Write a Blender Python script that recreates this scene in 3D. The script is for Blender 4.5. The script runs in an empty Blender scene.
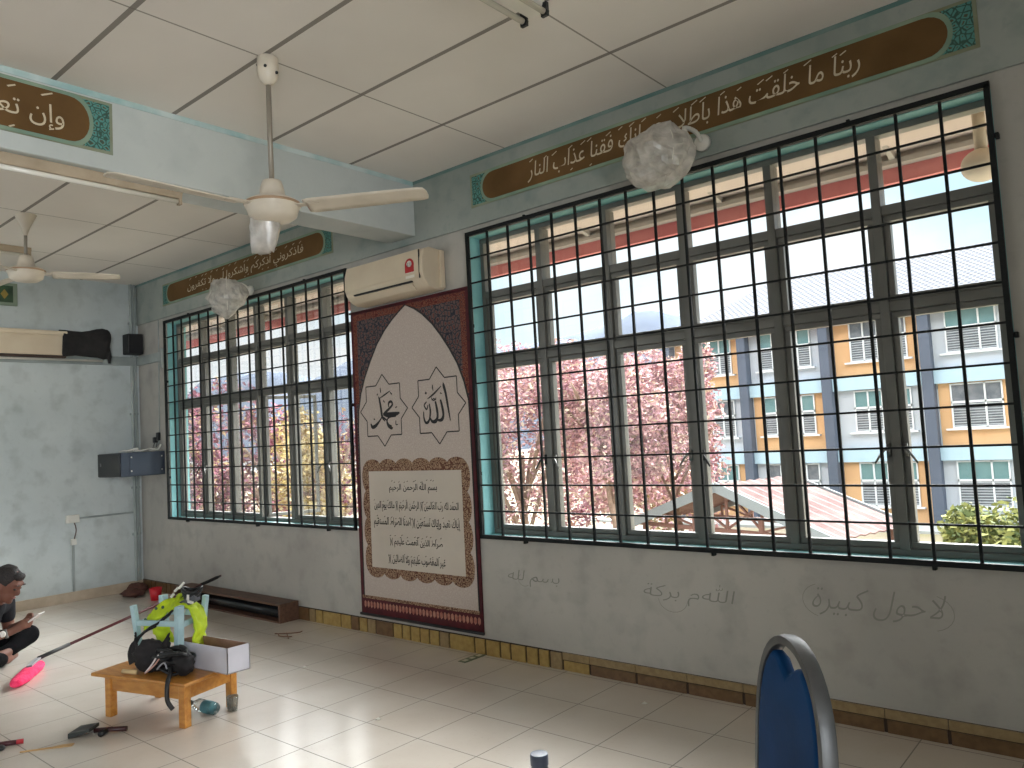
import bpy, bmesh, math, random
from mathutils import Vector, Matrix, noise
random.seed(7)
PI = math.pi
D = bpy.data
scene = bpy.context.scene
COL = scene.collection
V = Vector

# ------------------------------------------------------------------ materials
def lin(c):
    r = []
    for x in c:
        x /= 255.0
        r.append(x / 12.92 if x <= .04045 else ((x + .055) / 1.055) ** 2.4)
    return (r[0], r[1], r[2], 1.0)

def base_mat(name):
    m = D.materials.new(name); m.use_nodes = True
    nt = m.node_tree; b = nt.nodes['Principled BSDF']
    return m, nt, b

def mat(name, c1, rough=.6, metal=0.0, c2=None, scale=8.0, bump=0.0, bscale=40.0, spec=.5, detail=4.0, lo=.35, hi=.65, stretch=(1, 1, 1), trans=0.0, coat=0.0):
    m, nt, b = base_mat(name)
    b.inputs['Base Color'].default_value = lin(c1)
    b.inputs['Roughness'].default_value = rough
    b.inputs['Metallic'].default_value = metal
    b.inputs['Specular IOR Level'].default_value = spec
    b.inputs['Coat Weight'].default_value = coat
    if trans: b.inputs['Transmission Weight'].default_value = trans
    geo = nt.nodes.new('ShaderNodeNewGeometry')
    mp = nt.nodes.new('ShaderNodeMapping'); mp.inputs['Scale'].default_value = stretch
    nt.links.new(geo.outputs['Position'], mp.inputs['Vector'])
    if c2 is not None:
        n = nt.nodes.new('ShaderNodeTexNoise'); n.inputs['Scale'].default_value = scale; n.inputs['Detail'].default_value = detail
        nt.links.new(mp.outputs[0], n.inputs['Vector'])
        r = nt.nodes.new('ShaderNodeValToRGB')
        r.color_ramp.elements[0].position = lo; r.color_ramp.elements[0].color = lin(c1)
        r.color_ramp.elements[1].position = hi; r.color_ramp.elements[1].color = lin(c2)
        nt.links.new(n.outputs['Fac'], r.inputs['Fac']); nt.links.new(r.outputs['Color'], b.inputs['Base Color'])
    if bump:
        n2 = nt.nodes.new('ShaderNodeTexNoise'); n2.inputs['Scale'].default_value = bscale; n2.inputs['Detail'].default_value = 3
        nt.links.new(mp.outputs[0], n2.inputs['Vector'])
        bp = nt.nodes.new('ShaderNodeBump'); bp.inputs['Strength'].default_value = bump; bp.inputs['Distance'].default_value = .01
        nt.links.new(n2.outputs['Fac'], bp.inputs['Height']); nt.links.new(bp.outputs['Normal'], b.inputs['Normal'])
    return m

def M_(nt, op, a=None, b=None, c=None):
    n = nt.nodes.new('ShaderNodeMath'); n.operation = op
    for i, v in enumerate((a, b, c)):
        if v is None: continue
        if isinstance(v, (int, float)): n.inputs[i].default_value = v
        else: nt.links.new(v, n.inputs[i])
    return n.outputs[0]

def mixc(nt, fac, a, b, blend='MIX'):
    n = nt.nodes.new('ShaderNodeMix'); n.data_type = 'RGBA'; n.blend_type = blend
    for s, v in ((n.inputs[0], fac), (n.inputs[6], a), (n.inputs[7], b)):
        if isinstance(v, (int, float)): s.default_value = v
        elif isinstance(v, tuple): s.default_value = v
        else: nt.links.new(v, s)
    return n.outputs[2]

def noise_(nt, vec, scale, detail=3, out='Fac'):
    n = nt.nodes.new('ShaderNodeTexNoise'); n.inputs['Scale'].default_value = scale; n.inputs['Detail'].default_value = detail
    nt.links.new(vec, n.inputs['Vector']); return n.outputs[out]

def ramp(nt, fac, stops):
    r = nt.nodes.new('ShaderNodeValToRGB'); e = r.color_ramp.elements
    while len(e) < len(stops): e.new(.5)
    for k, (p, c) in enumerate(stops): e[k].position = p; e[k].color = lin(c) if len(c) == 3 else c
    nt.links.new(fac, r.inputs['Fac']); return r.outputs['Color']

def pos(nt):
    g = nt.nodes.new('ShaderNodeNewGeometry'); s = nt.nodes.new('ShaderNodeSeparateXYZ')
    nt.links.new(g.outputs['Position'], s.inputs[0]); return g.outputs['Position'], s.outputs[0], s.outputs[1], s.outputs[2]

def line_mask(nt, x, off, pitch, half):          # 1 on the line, 0 off it
    t = M_(nt, 'DIVIDE', M_(nt, 'SUBTRACT', x, off), pitch)
    fr = M_(nt, 'ABSOLUTE', M_(nt, 'SUBTRACT', M_(nt, 'FRACT', M_(nt, 'ADD', t, .5)), .5))
    return M_(nt, 'LESS_THAN', M_(nt, 'MULTIPLY', fr, pitch), half)

# painted plaster: pale blue-green wash, patchy, with rubbed stains
def plaster(name, a, b, c, stain=.5):
    m, nt, bs = base_mat(name); P, x, y, z = pos(nt)
    n1 = noise_(nt, P, 1.1, 5); n2 = noise_(nt, P, 5.5, 6); n3 = noise_(nt, P, 23, 3)
    col = ramp(nt, n1, [(.32, a), (.68, b)])
    k = ramp(nt, n2, [(.50, (0, 0, 0)), (.72, (255, 255, 255))])
    col = mixc(nt, M_(nt, 'MULTIPLY', k, stain), col, lin(c))
    k3 = ramp(nt, n3, [(.60, (0, 0, 0)), (.78, (255, 255, 255))])
    col = mixc(nt, M_(nt, 'MULTIPLY', k3, stain * .5), col, lin(c))
    nt.links.new(col, bs.inputs['Base Color']); bs.inputs['Roughness'].default_value = .75; bs.inputs['Specular IOR Level'].default_value = .25
    bp = nt.nodes.new('ShaderNodeBump'); bp.inputs['Strength'].default_value = .12; bp.inputs['Distance'].default_value = .01
    nt.links.new(noise_(nt, P, 30, 4), bp.inputs['Height']); nt.links.new(bp.outputs[0], bs.inputs['Normal'])
    return m

wall_m = plaster('plaster_pale_blue', (204, 211, 211), (184, 193, 194), (142, 150, 148), .42)
wallw_m = plaster('plaster_window_wall', (180, 177, 170), (164, 161, 155), (130, 128, 124), .4)
wallu_m = plaster('plaster_upper_band', (160, 164, 158), (140, 148, 143), (104, 128, 124), .5)
beam_m = plaster('plaster_beam', (198, 203, 200), (184, 190, 188), (160, 170, 169), .3)
teal_m = mat('teal_reveal_paint', (116, 172, 176), .55, c2=(128, 184, 188), scale=6)

def floor_material():
    m, nt, bs = base_mat('floor_tile'); P, x, y, z = pos(nt)
    g = M_(nt, 'MAXIMUM', line_mask(nt, x, 5.34, .391, .0028), line_mask(nt, y, -.842, .3975, .0028))
    base = ramp(nt, noise_(nt, P, 2.2, 5), [(.3, (202, 192, 180)), (.7, (214, 206, 196))])
    sp = ramp(nt, noise_(nt, P, 46, 2), [(.62, (0, 0, 0)), (.70, (255, 255, 255))])
    base = mixc(nt, M_(nt, 'MULTIPLY', sp, .08), base, lin((150, 132, 114)))
    # grey strips of swept dust, each its own shape
    dust = ramp(nt, noise_(nt, P, 1.3, 6), [(.40, (0, 0, 0)), (.75, (255, 255, 255))])
    base = mixc(nt, M_(nt, 'MULTIPLY', dust, .35), base, lin((206, 196, 184)))
    col = mixc(nt, M_(nt, 'MULTIPLY', g, .8), base, lin((82, 75, 68)))
    nt.links.new(col, bs.inputs['Base Color'])
    rr = M_(nt, 'ADD', M_(nt, 'MULTIPLY', noise_(nt, P, 3.5, 4), .16), .12)
    nt.links.new(M_(nt, 'ADD', rr, M_(nt, 'MULTIPLY', g, .4)), bs.inputs['Roughness'])
    bs.inputs['Specular IOR Level'].default_value = .55
    return m
floor_m = floor_material()

def ceiling_material():
    m, nt, bs = base_mat('ceiling_board'); P, x, y, z = pos(nt)
    ly = line_mask(nt, y, -.5845, .6083, .013)
    near = line_mask(nt, x, 5.464, 1.2, .005); far = line_mask(nt, x, 2.191, 1.2, .005)
    isn = M_(nt, 'GREATER_THAN', x, 4.4)
    lx = M_(nt, 'ADD', M_(nt, 'MULTIPLY', near, isn), M_(nt, 'MULTIPLY', far, M_(nt, 'SUBTRACT', 1.0, isn)))
    base = ramp(nt, noise_(nt, P, .9, 4), [(.3, (232, 227, 221)), (.7, (219, 214, 208))])
    col = mixc(nt, M_(nt, 'MULTIPLY', lx, .75), base, lin((120, 114, 106)))
    col = mixc(nt, M_(nt, 'MULTIPLY', ly, .9), col, lin((126, 121, 115)))
    nt.links.new(col, bs.inputs['Base Color']); bs.inputs['Roughness'].default_value = .85; bs.inputs['Specular IOR Level'].default_value = .2
    return m
ceil_m = ceiling_material()

alu_m = mat('aluminium_frame', (118, 117, 112), .36, .2, c2=(108, 107, 102), scale=5)
grille_m = mat('grille_black_paint', (12, 14, 15), .55, 0, c2=(20, 24, 25), scale=30, spec=.25)
black_m = mat('black_plastic', (18, 18, 20), .45, c2=(30, 30, 33), scale=20)
cream_m = mat('cream_plastic', (214, 200, 176), .38, c2=(206, 190, 166), scale=4)
white_m = mat('white_plastic', (224, 222, 214), .4, c2=(212, 210, 202), scale=6)
fan_m = mat('fan_cream_enamel', (216, 206, 190), .35, c2=(200, 190, 174), scale=6)
steel_m = mat('brushed_steel', (150, 150, 148), .35, .8, c2=(120, 120, 118), scale=30)
brown_text_m = mat('mural_brown', (112, 84, 50), .75, c2=(92, 68, 38), scale=3, spec=.2)
mural_edge_m = mat('mural_edge_green', (140, 158, 136), .75, c2=(116, 142, 126), scale=5, spec=.2)
mural_cream_m = mat('mural_cream_paint', (206, 194, 168), .7, c2=(190, 176, 150), scale=12, spec=.2)
mural_line_m = mat('mural_border_line', (138, 146, 128), .75, c2=(128, 128, 102), scale=6, spec=.2)

def arabesque(name, c1, c2, c3, scale):
    m, nt, bs = base_mat(name); P, x, y, z = pos(nt)
    v = nt.nodes.new('ShaderNodeTexVoronoi'); v.feature = 'DISTANCE_TO_EDGE'; v.inputs['Scale'].default_value = scale
    nt.links.new(P, v.inputs['Vector'])
    w = noise_(nt, P, scale * 1.7, 3)
    e = M_(nt, 'ADD', v.outputs['Distance'], M_(nt, 'MULTIPLY', M_(nt, 'SUBTRACT', w, .5), .25))
    col = ramp(nt, e, [(.05, c1), (.12, c2), (.26, c2), (.32, c3), (.45, c1)])
    nt.links.new(col, bs.inputs['Base Color']); bs.inputs['Roughness'].default_value = .75; bs.inputs['Specular IOR Level'].default_value = .2
    return m
arab_m = arabesque('mural_arabesque', (62, 88, 78), (86, 142, 136), (96, 82, 58), 34)
maroon_m = mat('chart_maroon', (84, 28, 34), .6, c2=(66, 22, 30), scale=20, spec=.3)
floral_m = arabesque('chart_floral', (44, 50, 60), (100, 84, 82), (110, 56, 48), 30)
floral2_m = arabesque('chart_floral_rim', (92, 42, 38), (124, 78, 62), (66, 52, 60), 44)
scallop_m = arabesque('chart_scallop', (96, 62, 50), (158, 132, 108), (70, 38, 36), 34)
damask_m = arabesque('chart_damask', (188, 176, 168), (182, 169, 160), (194, 183, 175), 30)
paper_m = mat('chart_paper', (196, 186, 174), .6, c2=(188, 178, 166), scale=2, spec=.3)
ink_m = mat('black_ink', (24, 22, 24), .6)
scrib_m = mat('pencil_grey', (134, 134, 127), .8)

def wood(name, c1, c2, rough=.35, sc=6, stretch=(1, 8, 8)):
    return mat(name, c1, rough, c2=c2, scale=sc, stretch=stretch, detail=5)
tablewood_m = wood('varnished_table_wood', (196, 138, 64), (172, 112, 46), .3, 4, (2, 9, 9))
darkwood_m = wood('dark_bench_wood', (104, 74, 58), (80, 56, 44), .5, 5, (1, 9, 9))

def glass_material(name, tint=(240, 246, 246), dirt=.05, refl=.8):
    m = D.materials.new(name); m.use_nodes = True; nt = m.node_tree
    for n in list(nt.nodes): nt.nodes.remove(n)
    out = nt.nodes.new('ShaderNodeOutputMaterial'); tr = nt.nodes.new('ShaderNodeBsdfTransparent'); gl = nt.nodes.new('ShaderNodeBsdfGlossy')
    df = nt.nodes.new('ShaderNodeBsdfDiffuse'); tr.inputs[0].default_value = lin(tint); gl.inputs['Roughness'].default_value = .02
    df.inputs[0].default_value = lin((214, 212, 206))
    fr = nt.nodes.new('ShaderNodeFresnel'); fr.inputs[0].default_value = 1.45
    a = nt.nodes.new('ShaderNodeMixShader'); b = nt.nodes.new('ShaderNodeMixShader')
    P, x, y, z = pos(nt)
    d = M_(nt, 'MULTIPLY', ramp(nt, noise_(nt, P, 3.2, 5), [(.4, (0, 0, 0)), (.8, (255, 255, 255))]), dirt)
    nt.links.new(d, a.inputs[0]); nt.links.new(tr.outputs[0], a.inputs[1]); nt.links.new(df.outputs[0], a.inputs[2])
    nt.links.new(M_(nt, 'MULTIPLY', fr.outputs[0], refl), b.inputs[0]); nt.links.new(a.outputs[0], b.inputs[1]); nt.links.new(gl.outputs[0], b.inputs[2])
    nt.links.new(b.outputs[0], out.inputs[0]); return m
glass_m = glass_material('window_glass', (252, 253, 253), .02, .35)

def bag_material():
    m = D.materials.new('thin_plastic_bag'); m.use_nodes = True; nt = m.node_tree
    for n in list(nt.nodes): nt.nodes.remove(n)
    out = nt.nodes.new('ShaderNodeOutputMaterial'); tr = nt.nodes.new('ShaderNodeBsdfTransparent'); gl = nt.nodes.new('ShaderNodeBsdfGlossy')
    tl = nt.nodes.new('ShaderNodeBsdfTranslucent'); df = nt.nodes.new('ShaderNodeBsdfDiffuse')
    gl.inputs['Roughness'].default_value = .35; tl.inputs[0].default_value = lin((236, 232, 228)); df.inputs[0].default_value = lin((226, 222, 218))
    a = nt.nodes.new('ShaderNodeMixShader'); a.inputs[0].default_value = .5
    b = nt.nodes.new('ShaderNodeMixShader'); b.inputs[0].default_value = .2
    c = nt.nodes.new('ShaderNodeMixShader')
    P, x, y, z = pos(nt)
    k = ramp(nt, noise_(nt, P, 14, 4), [(.3, (165, 165, 165)), (.7, (228, 228, 228))])
    nt.links.new(df.outputs[0], a.inputs[1]); nt.links.new(tl.outputs[0], a.inputs[2])
    nt.links.new(a.outputs[0], b.inputs[1]); nt.links.new(gl.outputs[0], b.inputs[2])
    nt.links.new(k, c.inputs[0]); nt.links.new(tr.outputs[0], c.inputs[1]); nt.links.new(b.outputs[0], c.inputs[2])
    nt.links.new(c.outputs[0], out.inputs[0]); return m
bag_m = bag_material()

# ------------------------------------------------------------------ mesh builder
class MB:
    def __init__(s): s.v = []; s.f = []; s.mi = []; s.cur = 0
    def add(s, vs, fs):
        o = len(s.v); s.v += [tuple(p) for p in vs]
        for f in fs: s.f.append(tuple(o + i for i in f)); s.mi.append(s.cur)
    def box(s, a, b, M=None):
        x0, y0, z0 = a; x1, y1, z1 = b
        vs = [V((x, y, z)) for z in (z0, z1) for y in (y0, y1) for x in (x0, x1)]
        if M is not None: vs = [M @ p for p in vs]
        s.add(vs, [(0, 2, 3, 1), (4, 5, 7, 6), (0, 1, 5, 4), (2, 6, 7, 3), (0, 4, 6, 2), (1, 3, 7, 5)])
    def bar(s, p, q, w, h, up=(0, 0, 1)):          # a straight bar of section w x h
        p = V(p); q = V(q); d = (q - p).normalized(); u = V(up)
        if abs(d.dot(u)) > .98: u = V((1, 0, 0))
        r = d.cross(u).normalized(); u = r.cross(d).normalized()
        vs = [c + r * (sx * w / 2) + u * (sy * h / 2) for c in (p, q) for sx, sy in ((-1, -1), (1, -1), (1, 1), (-1, 1))]
        s.add(vs, [(3, 2, 1, 0), (4, 5, 6, 7), (0, 1, 5, 4), (1, 2, 6, 5), (2, 3, 7, 6), (3, 0, 4, 7)])
    def tube(s, path, r, n=8, cap=True):
        P = [V(p) for p in path]; rs = r if isinstance(r, (list, tuple)) else [r] * len(P)
        prev = None; rings = []
        for i, p in enumerate(P):
            t = (P[min(i + 1, len(P) - 1)] - P[max(i - 1, 0)]).normalized()
            if prev is None: prev = t.cross(V((0, 0, 1)) if abs(t.z) < .9 else V((1, 0, 0))).normalized()
            a = (prev - t * prev.dot(t)).normalized(); b = t.cross(a); prev = a
            rings.append([p + (a * math.cos(2 * PI * k / n) + b * math.sin(2 * PI * k / n)) * rs[i] for k in range(n)])
        vs = [q for g in rings for q in g]; fs = []
        for i in range(len(P) - 1):
            for k in range(n): fs.append((i * n + k, i * n + (k + 1) % n, (i + 1) * n + (k + 1) % n, (i + 1) * n + k))
        if cap: fs.append(tuple(range(n - 1, -1, -1))); fs.append(tuple((len(P) - 1) * n + k for k in range(n)))
        s.add(vs, fs)
    def lathe(s, prof, c=(0, 0, 0), n=24, M=None):   # prof: (r, z)
        vs = []; fs = []; c = V(c)
        for r, z in prof:
            for k in range(n):
                p = V((r * math.cos(2 * PI * k / n), r * math.sin(2 * PI * k / n), z))
                vs.append((M @ p if M is not None else p) + c)
        for i in range(len(prof) - 1):
            for k in range(n): fs.append((i * n + k, i * n + (k + 1) % n, (i + 1) * n + (k + 1) % n, (i + 1) * n + k))
        if prof[0][0] > 1e-5: fs.append(tuple(range(n - 1, -1, -1)))
        if prof[-1][0] > 1e-5: fs.append(tuple((len(prof) - 1) * n + k for k in range(n)))
        s.add(vs, fs)
    def prism(s, poly, f0, f1):                      # poly of 2D points; f0, f1 map (a, b) -> 3D for the two ends
        n = len(poly); vs = [f0(*p) for p in poly] + [f1(*p) for p in poly]
        fs = [tuple(range(n - 1, -1, -1)), tuple(range(n, 2 * n))] + [(i, (i + 1) % n, n + (i + 1) % n, n + i) for i in range(n)]
        s.add(vs, fs)
    def ball(s, c, r, n=12, m=8, M=None, jit=0, seed=0, fr=3.0):
        c = V(c); r = V(r) if not isinstance(r, (int, float)) else V((r, r, r)); vs = []; fs = []
        def pt(a, b):
            d = V((math.cos(a) * math.sin(b), math.sin(a) * math.sin(b), math.cos(b)))
            k = 1 + jit * noise.noise(d * fr + V((seed * 7.1, seed * 3.3, 0))) * 2 if jit else 1
            q = V((d.x * r.x, d.y * r.y, d.z * r.z)) * k
            return (M @ q if M is not None else q) + c
        vs.append(pt(0, 0))
        for j in range(1, m):
            for i in range(n): vs.append(pt(2 * PI * i / n, PI * j / m))
        vs.append(pt(0, PI)); L = len(vs) - 1
        for i in range(n): fs.append((0, 1 + i, 1 + (i + 1) % n))
        for j in range(m - 2):
            for i in range(n): fs.append((1 + j * n + i, 1 + (j + 1) * n + i, 1 + (j + 1) * n + (i + 1) % n, 1 + j * n + (i + 1) % n))
        for i in range(n): fs.append((L, 1 + (m - 2) * n + (i + 1) % n, 1 + (m - 2) * n + i))
        s.add(vs, fs)

ORG = {}
def org(p): return ORG.get(p.name, V((0, 0, 0))) if p is not None else V((0, 0, 0))
def tag(o, label=None, cat=None, group=None, kind=None):
    if label: o['label'] = label
    if cat: o['category'] = cat
    if group: o['group'] = group
    if kind: o['kind'] = kind
    return o
def build(name, mb, m, parent=None, smooth=False, bevel=0.0, loc=None, fix=True, segs=2, sub=0, thick=0):
    """one mesh object; vertices are given in world coordinates, the origin goes to the parent's origin or to loc"""
    o0 = org(parent) if parent is not None else (V(loc) if loc is not None else V((0, 0, 0)))
    me = D.meshes.new(name); me.from_pydata([tuple(V(p) - o0) for p in mb.v], [], mb.f)
    ms = m if isinstance(m, (list, tuple)) else [m]
    for x in ms: me.materials.append(x)
    for p, i in zip(me.polygons, mb.mi): p.material_index = i if i < len(ms) else 0
    if fix:
        bm = bmesh.new(); bm.from_mesh(me); bmesh.ops.recalc_face_normals(bm, faces=bm.faces); bm.to_mesh(me); bm.free()
    if smooth:
        for p in me.polygons: p.use_smooth = True
    o = D.objects.new(name, me); COL.objects.link(o)
    if parent is not None: o.parent = parent; ORG[o.name] = o0.copy()
    else: o.location = o0; ORG[o.name] = o0.copy()
    if thick:
        md = o.modifiers.new('solid', 'SOLIDIFY'); md.thickness = thick; md.offset = 0
    if bevel:
        md = o.modifiers.new('bevel', 'BEVEL'); md.width = bevel; md.segments = segs; md.limit_method = 'ANGLE'; md.angle_limit = .6
        for p in me.polygons: p.use_smooth = True
        wn = o.modifiers.new('wn', 'WEIGHTED_NORMAL')
    if sub:
        md = o.modifiers.new('sub', 'SUBSURF'); md.levels = sub; md.render_levels = sub
        for p in me.polygons: p.use_smooth = True
    return o
def thing(name, loc, label, cat, group=None):
    o = D.objects.new(name, None); COL.objects.link(o); o.location = V(loc); ORG[o.name] = V(loc)
    o.empty_display_size = .1
    return tag(o, label, cat, group)
def copy_tree(o, loc, label=None, rotz=None):
    def cp(s, par):
        c = s.copy(); COL.objects.link(c)
        if par is not None: c.parent = par
        for ch in [x for x in D.objects if x.parent == s]: cp(ch, c)
        return c
    c = cp(o, None); c.location = V(loc)
    if rotz is not None: c.rotation_euler.z = rotz
    if label: c['label'] = label
    return c
def struct(name, mb, m, **k): return tag(build(name, mb, m, **k), kind='structure')

# ------------------------------------------------------------------ arabic lettering (joined letter forms, drawn in visual order)
FORM = {  # base: (isolated, final, initial, medial)
 'ا': (0xFE8D, 0xFE8E, 0, 0), 'أ': (0xFE83, 0xFE84, 0, 0), 'إ': (0xFE87, 0xFE88, 0, 0), 'ب': (0xFE8F, 0xFE90, 0xFE91, 0xFE92), 'ة': (0xFE93, 0xFE94, 0, 0),
 'ت': (0xFE95, 0xFE96, 0xFE97, 0xFE98), 'ث': (0xFE99, 0xFE9A, 0xFE9B, 0xFE9C), 'ج': (0xFE9D, 0xFE9E, 0xFE9F, 0xFEA0), 'ح': (0xFEA1, 0xFEA2, 0xFEA3, 0xFEA4),
 'خ': (0xFEA5, 0xFEA6, 0xFEA7, 0xFEA8), 'د': (0xFEA9, 0xFEAA, 0, 0), 'ذ': (0xFEAB, 0xFEAC, 0, 0), 'ر': (0xFEAD, 0xFEAE, 0, 0), 'ز': (0xFEAF, 0xFEB0, 0, 0),
 'س': (0xFEB1, 0xFEB2, 0xFEB3, 0xFEB4), 'ش': (0xFEB5, 0xFEB6, 0xFEB7, 0xFEB8), 'ص': (0xFEB9, 0xFEBA, 0xFEBB, 0xFEBC), 'ض': (0xFEBD, 0xFEBE, 0xFEBF, 0xFEC0),
 'ط': (0xFEC1, 0xFEC2, 0xFEC3, 0xFEC4), 'ظ': (0xFEC5, 0xFEC6, 0xFEC7, 0xFEC8), 'ع': (0xFEC9, 0xFECA, 0xFECB, 0xFECC), 'غ': (0xFECD, 0xFECE, 0xFECF, 0xFED0),
 'ف': (0xFED1, 0xFED2, 0xFED3, 0xFED4), 'ق': (0xFED5, 0xFED6, 0xFED7, 0xFED8), 'ك': (0xFED9, 0xFEDA, 0xFEDB, 0xFEDC), 'ل': (0xFEDD, 0xFEDE, 0xFEDF, 0xFEE0),
 'م': (0xFEE1, 0xFEE2, 0xFEE3, 0xFEE4), 'ن': (0xFEE5, 0xFEE6, 0xFEE7, 0xFEE8), 'ه': (0xFEE9, 0xFEEA, 0xFEEB, 0xFEEC), 'و': (0xFEED, 0xFEEE, 0, 0),
 'ى': (0xFEEF, 0xFEF0, 0, 0), 'ي': (0xFEF1, 0xFEF2, 0xFEF3, 0xFEF4)}
LA = {'ا': (0xFEFB, 0xFEFC), 'أ': (0xFEF7, 0xFEF8), 'إ': (0xFEF9, 0xFEFA)}
def shape_ar(s):
    s = s.replace('الله', '\uFDF2'); out = []; i = 0; prev_joins = False
    while i < len(s):
        ch = s[i]
        if ch not in FORM: out.append(ch); prev_joins = False; i += 1; continue
        if ch == 'ل' and i + 1 < len(s) and s[i + 1] in LA:
            out.append(chr(LA[s[i + 1]][1 if prev_joins else 0])); prev_joins = False; i += 2; continue
        iso, fin, ini, med = FORM[ch]; nxt = i + 1 < len(s) and s[i + 1] in FORM
        can = bool(ini)
        if prev_joins and nxt and can: c = med
        elif prev_joins: c = fin
        elif nxt and can: c = ini
        else: c = iso
        out.append(chr(c)); prev_joins = can and nxt; i += 1
    return ''.join(reversed(out))

def lettering(name, text, x0, x1, zb, zt, f, m, parent, slant=0.0, weight=0.0, arabic=True, marks=()):
    """letters fitted into the rectangle (x0..x1, zb..zt) of a surface; f maps (a, b, lift) -> world"""
    c = D.curves.new(name, 'FONT'); c.body = shape_ar(text) if arabic else text; c.size = 1; c.resolution_u = 3; c.offset = weight
    o = D.objects.new(name, c); COL.objects.link(o); bpy.context.view_layer.update()
    dg = bpy.context.evaluated_depsgraph_get(); me = D.meshes.new_from_object(o.evaluated_get(dg))
    D.objects.remove(o); D.curves.remove(c)
    bm = bmesh.new(); bm.from_mesh(me); D.meshes.remove(me)
    xs = [v.co.x for v in bm.verts]; ys = [v.co.y for v in bm.verts]
    ax, bx_, ay, by = min(xs), max(xs), min(ys), max(ys)
    seen = set(); k = 0
    for v in bm.verts:
        if v in seen: continue
        st = [v]; seen.add(v); isl = []
        while st:
            w = st.pop(); isl.append(w)
            for e in w.link_edges:
                q = e.other_vert(w)
                if q not in seen: seen.add(q); st.append(q)
        for w in isl: w.co.z = .0002 * (k % 7)
        k += 1
    mb = MB(); idx = {}
    for i, v in enumerate(bm.verts):
        u = (v.co.x - ax) / (bx_ - ax); t = (v.co.y - ay) / (by - ay)
        a = x0 + (x1 - x0) * u + slant * (t - .5) * (zt - zb); b = zb + (zt - zb) * t
        mb.v.append(tuple(f(a, b, v.co.z))); idx[v] = i
    for fc in bm.faces: mb.f.append(tuple(idx[v] for v in fc.verts)); mb.mi.append(0)
    bm.free()
    H = zt - zb
    for (u, t, ln, ang) in marks:                 # short slanted vowel strokes above and below the words
        a = x0 + (x1 - x0) * u; b = zb + H * t; L = ln * H
        dx, dz = math.cos(ang) * L, math.sin(ang) * L; w = .035 * H
        mb.add([f(a - dx, b - dz, .0016), f(a + dx, b + dz, .0016), f(a + dx - w * .6, b + dz + w, .0016), f(a - dx - w, b - dz + w, .0016)], [(0, 1, 2, 3)])
    return build(name, mb, m, parent, fix=False)

def stroke(mb, pts, w, f, lift=.001):
    """a calligraphic pen stroke through 2D pts with widths w"""
    n = len(pts); vs = []
    for i, p in enumerate(pts):
        a = pts[max(i - 1, 0)]; b = pts[min(i + 1, n - 1)]
        dx, dy = b[0] - a[0], b[1] - a[1]; L = math.hypot(dx, dy) or 1
        ww = w[i] if isinstance(w, (list, tuple)) else w
        nx, ny = -dy / L * ww / 2, dx / L * ww / 2
        vs += [f(p[0] + nx, p[1] + ny, lift), f(p[0] - nx, p[1] - ny, lift)]
    mb.add(vs, [(2 * i, 2 * i + 1, 2 * i + 3, 2 * i + 2) for i in range(n - 1)])
def cr(pts, k=6):
    """smooth a polyline (Catmull-Rom); points may carry a width as third value"""
    out = []
    for i in range(len(pts) - 1):
        p0 = pts[max(i - 1, 0)]; p1 = pts[i]; p2 = pts[i + 1]; p3 = pts[min(i + 2, len(pts) - 1)]
        for j in range(k):
            t = j / k
            out.append(tuple(.5 * (2 * b + (c - a) * t + (2 * a - 5 * b + 4 * c - d) * t * t + (3 * b - a - 3 * c + d) * t ** 3) for a, b, c, d in zip(p0, p1, p2, p3)))
    out.append(tuple(pts[-1])); return out

# ------------------------------------------------------------------ dimensions
H = 3.331                       # ceiling
XMAX, YMIN = 12.5, -7.6
WIN = [(.6825, 3.7695), (5.0925, 8.1795)]   # openings in the window wall
ZB, ZT = .785, 2.815
WT = .20                        # wall thickness
ZL = 2.88                       # underside of the ring-beam step

# ------------------------------------------------------------------ room shell
mb = MB(); mb.box((-.3, YMIN - .2, -.25), (XMAX + .2, WT, 0)); struct('floor', mb, floor_m)
mb = MB(); mb.box((-.3, YMIN - .2, H), (XMAX + .2, WT, H + .15)); struct('ceiling', mb, ceil_m)

mb = MB()
xs = [-.3, WIN[0][0], WIN[0][1], WIN[1][0], WIN[1][1], XMAX]
for k in (0, 2, 4): mb.box((xs[k], 0, 0), (xs[k + 1], WT, H))
for a, b in WIN: mb.box((a, 0, 0), (b, WT, ZB)); mb.box((a, 0, ZT), (b, WT, H))
struct('wall_window', mb, wallw_m)
mb = MB(); mb.box((0, -.016, ZL), (XMAX, 0, H)); struct('trim_1', mb, wallu_m, bevel=.004)
mb = MB(); mb.box((4.57, -.019, H - .022), (XMAX, -.015, H)); mb.box((0, -.019, H - .022), (4.29, -.015, H)); struct('trim_12', mb, mat('teal_joint_stroke', (84, 120, 118), .8, c2=(120, 140, 136), scale=3))
# teal painted reveals lining the openings
for k, (a, b) in enumerate(WIN):
    mb = MB(); t = .004
    mb.box((a, .002, ZB), (a + t, WT, ZT)); mb.box((b - t, .002, ZB), (b, WT, ZT)); mb.box((a, .002, ZT - t), (b, WT, ZT)); mb.box((a, .002, ZB), (b, WT, ZB + t))
    struct('trim_%d' % (2 + k), mb, teal_m)
mb = MB(); mb.box((-.2, YMIN, 0), (0, 0, H)); struct('wall_back', mb, wall_m)
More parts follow.
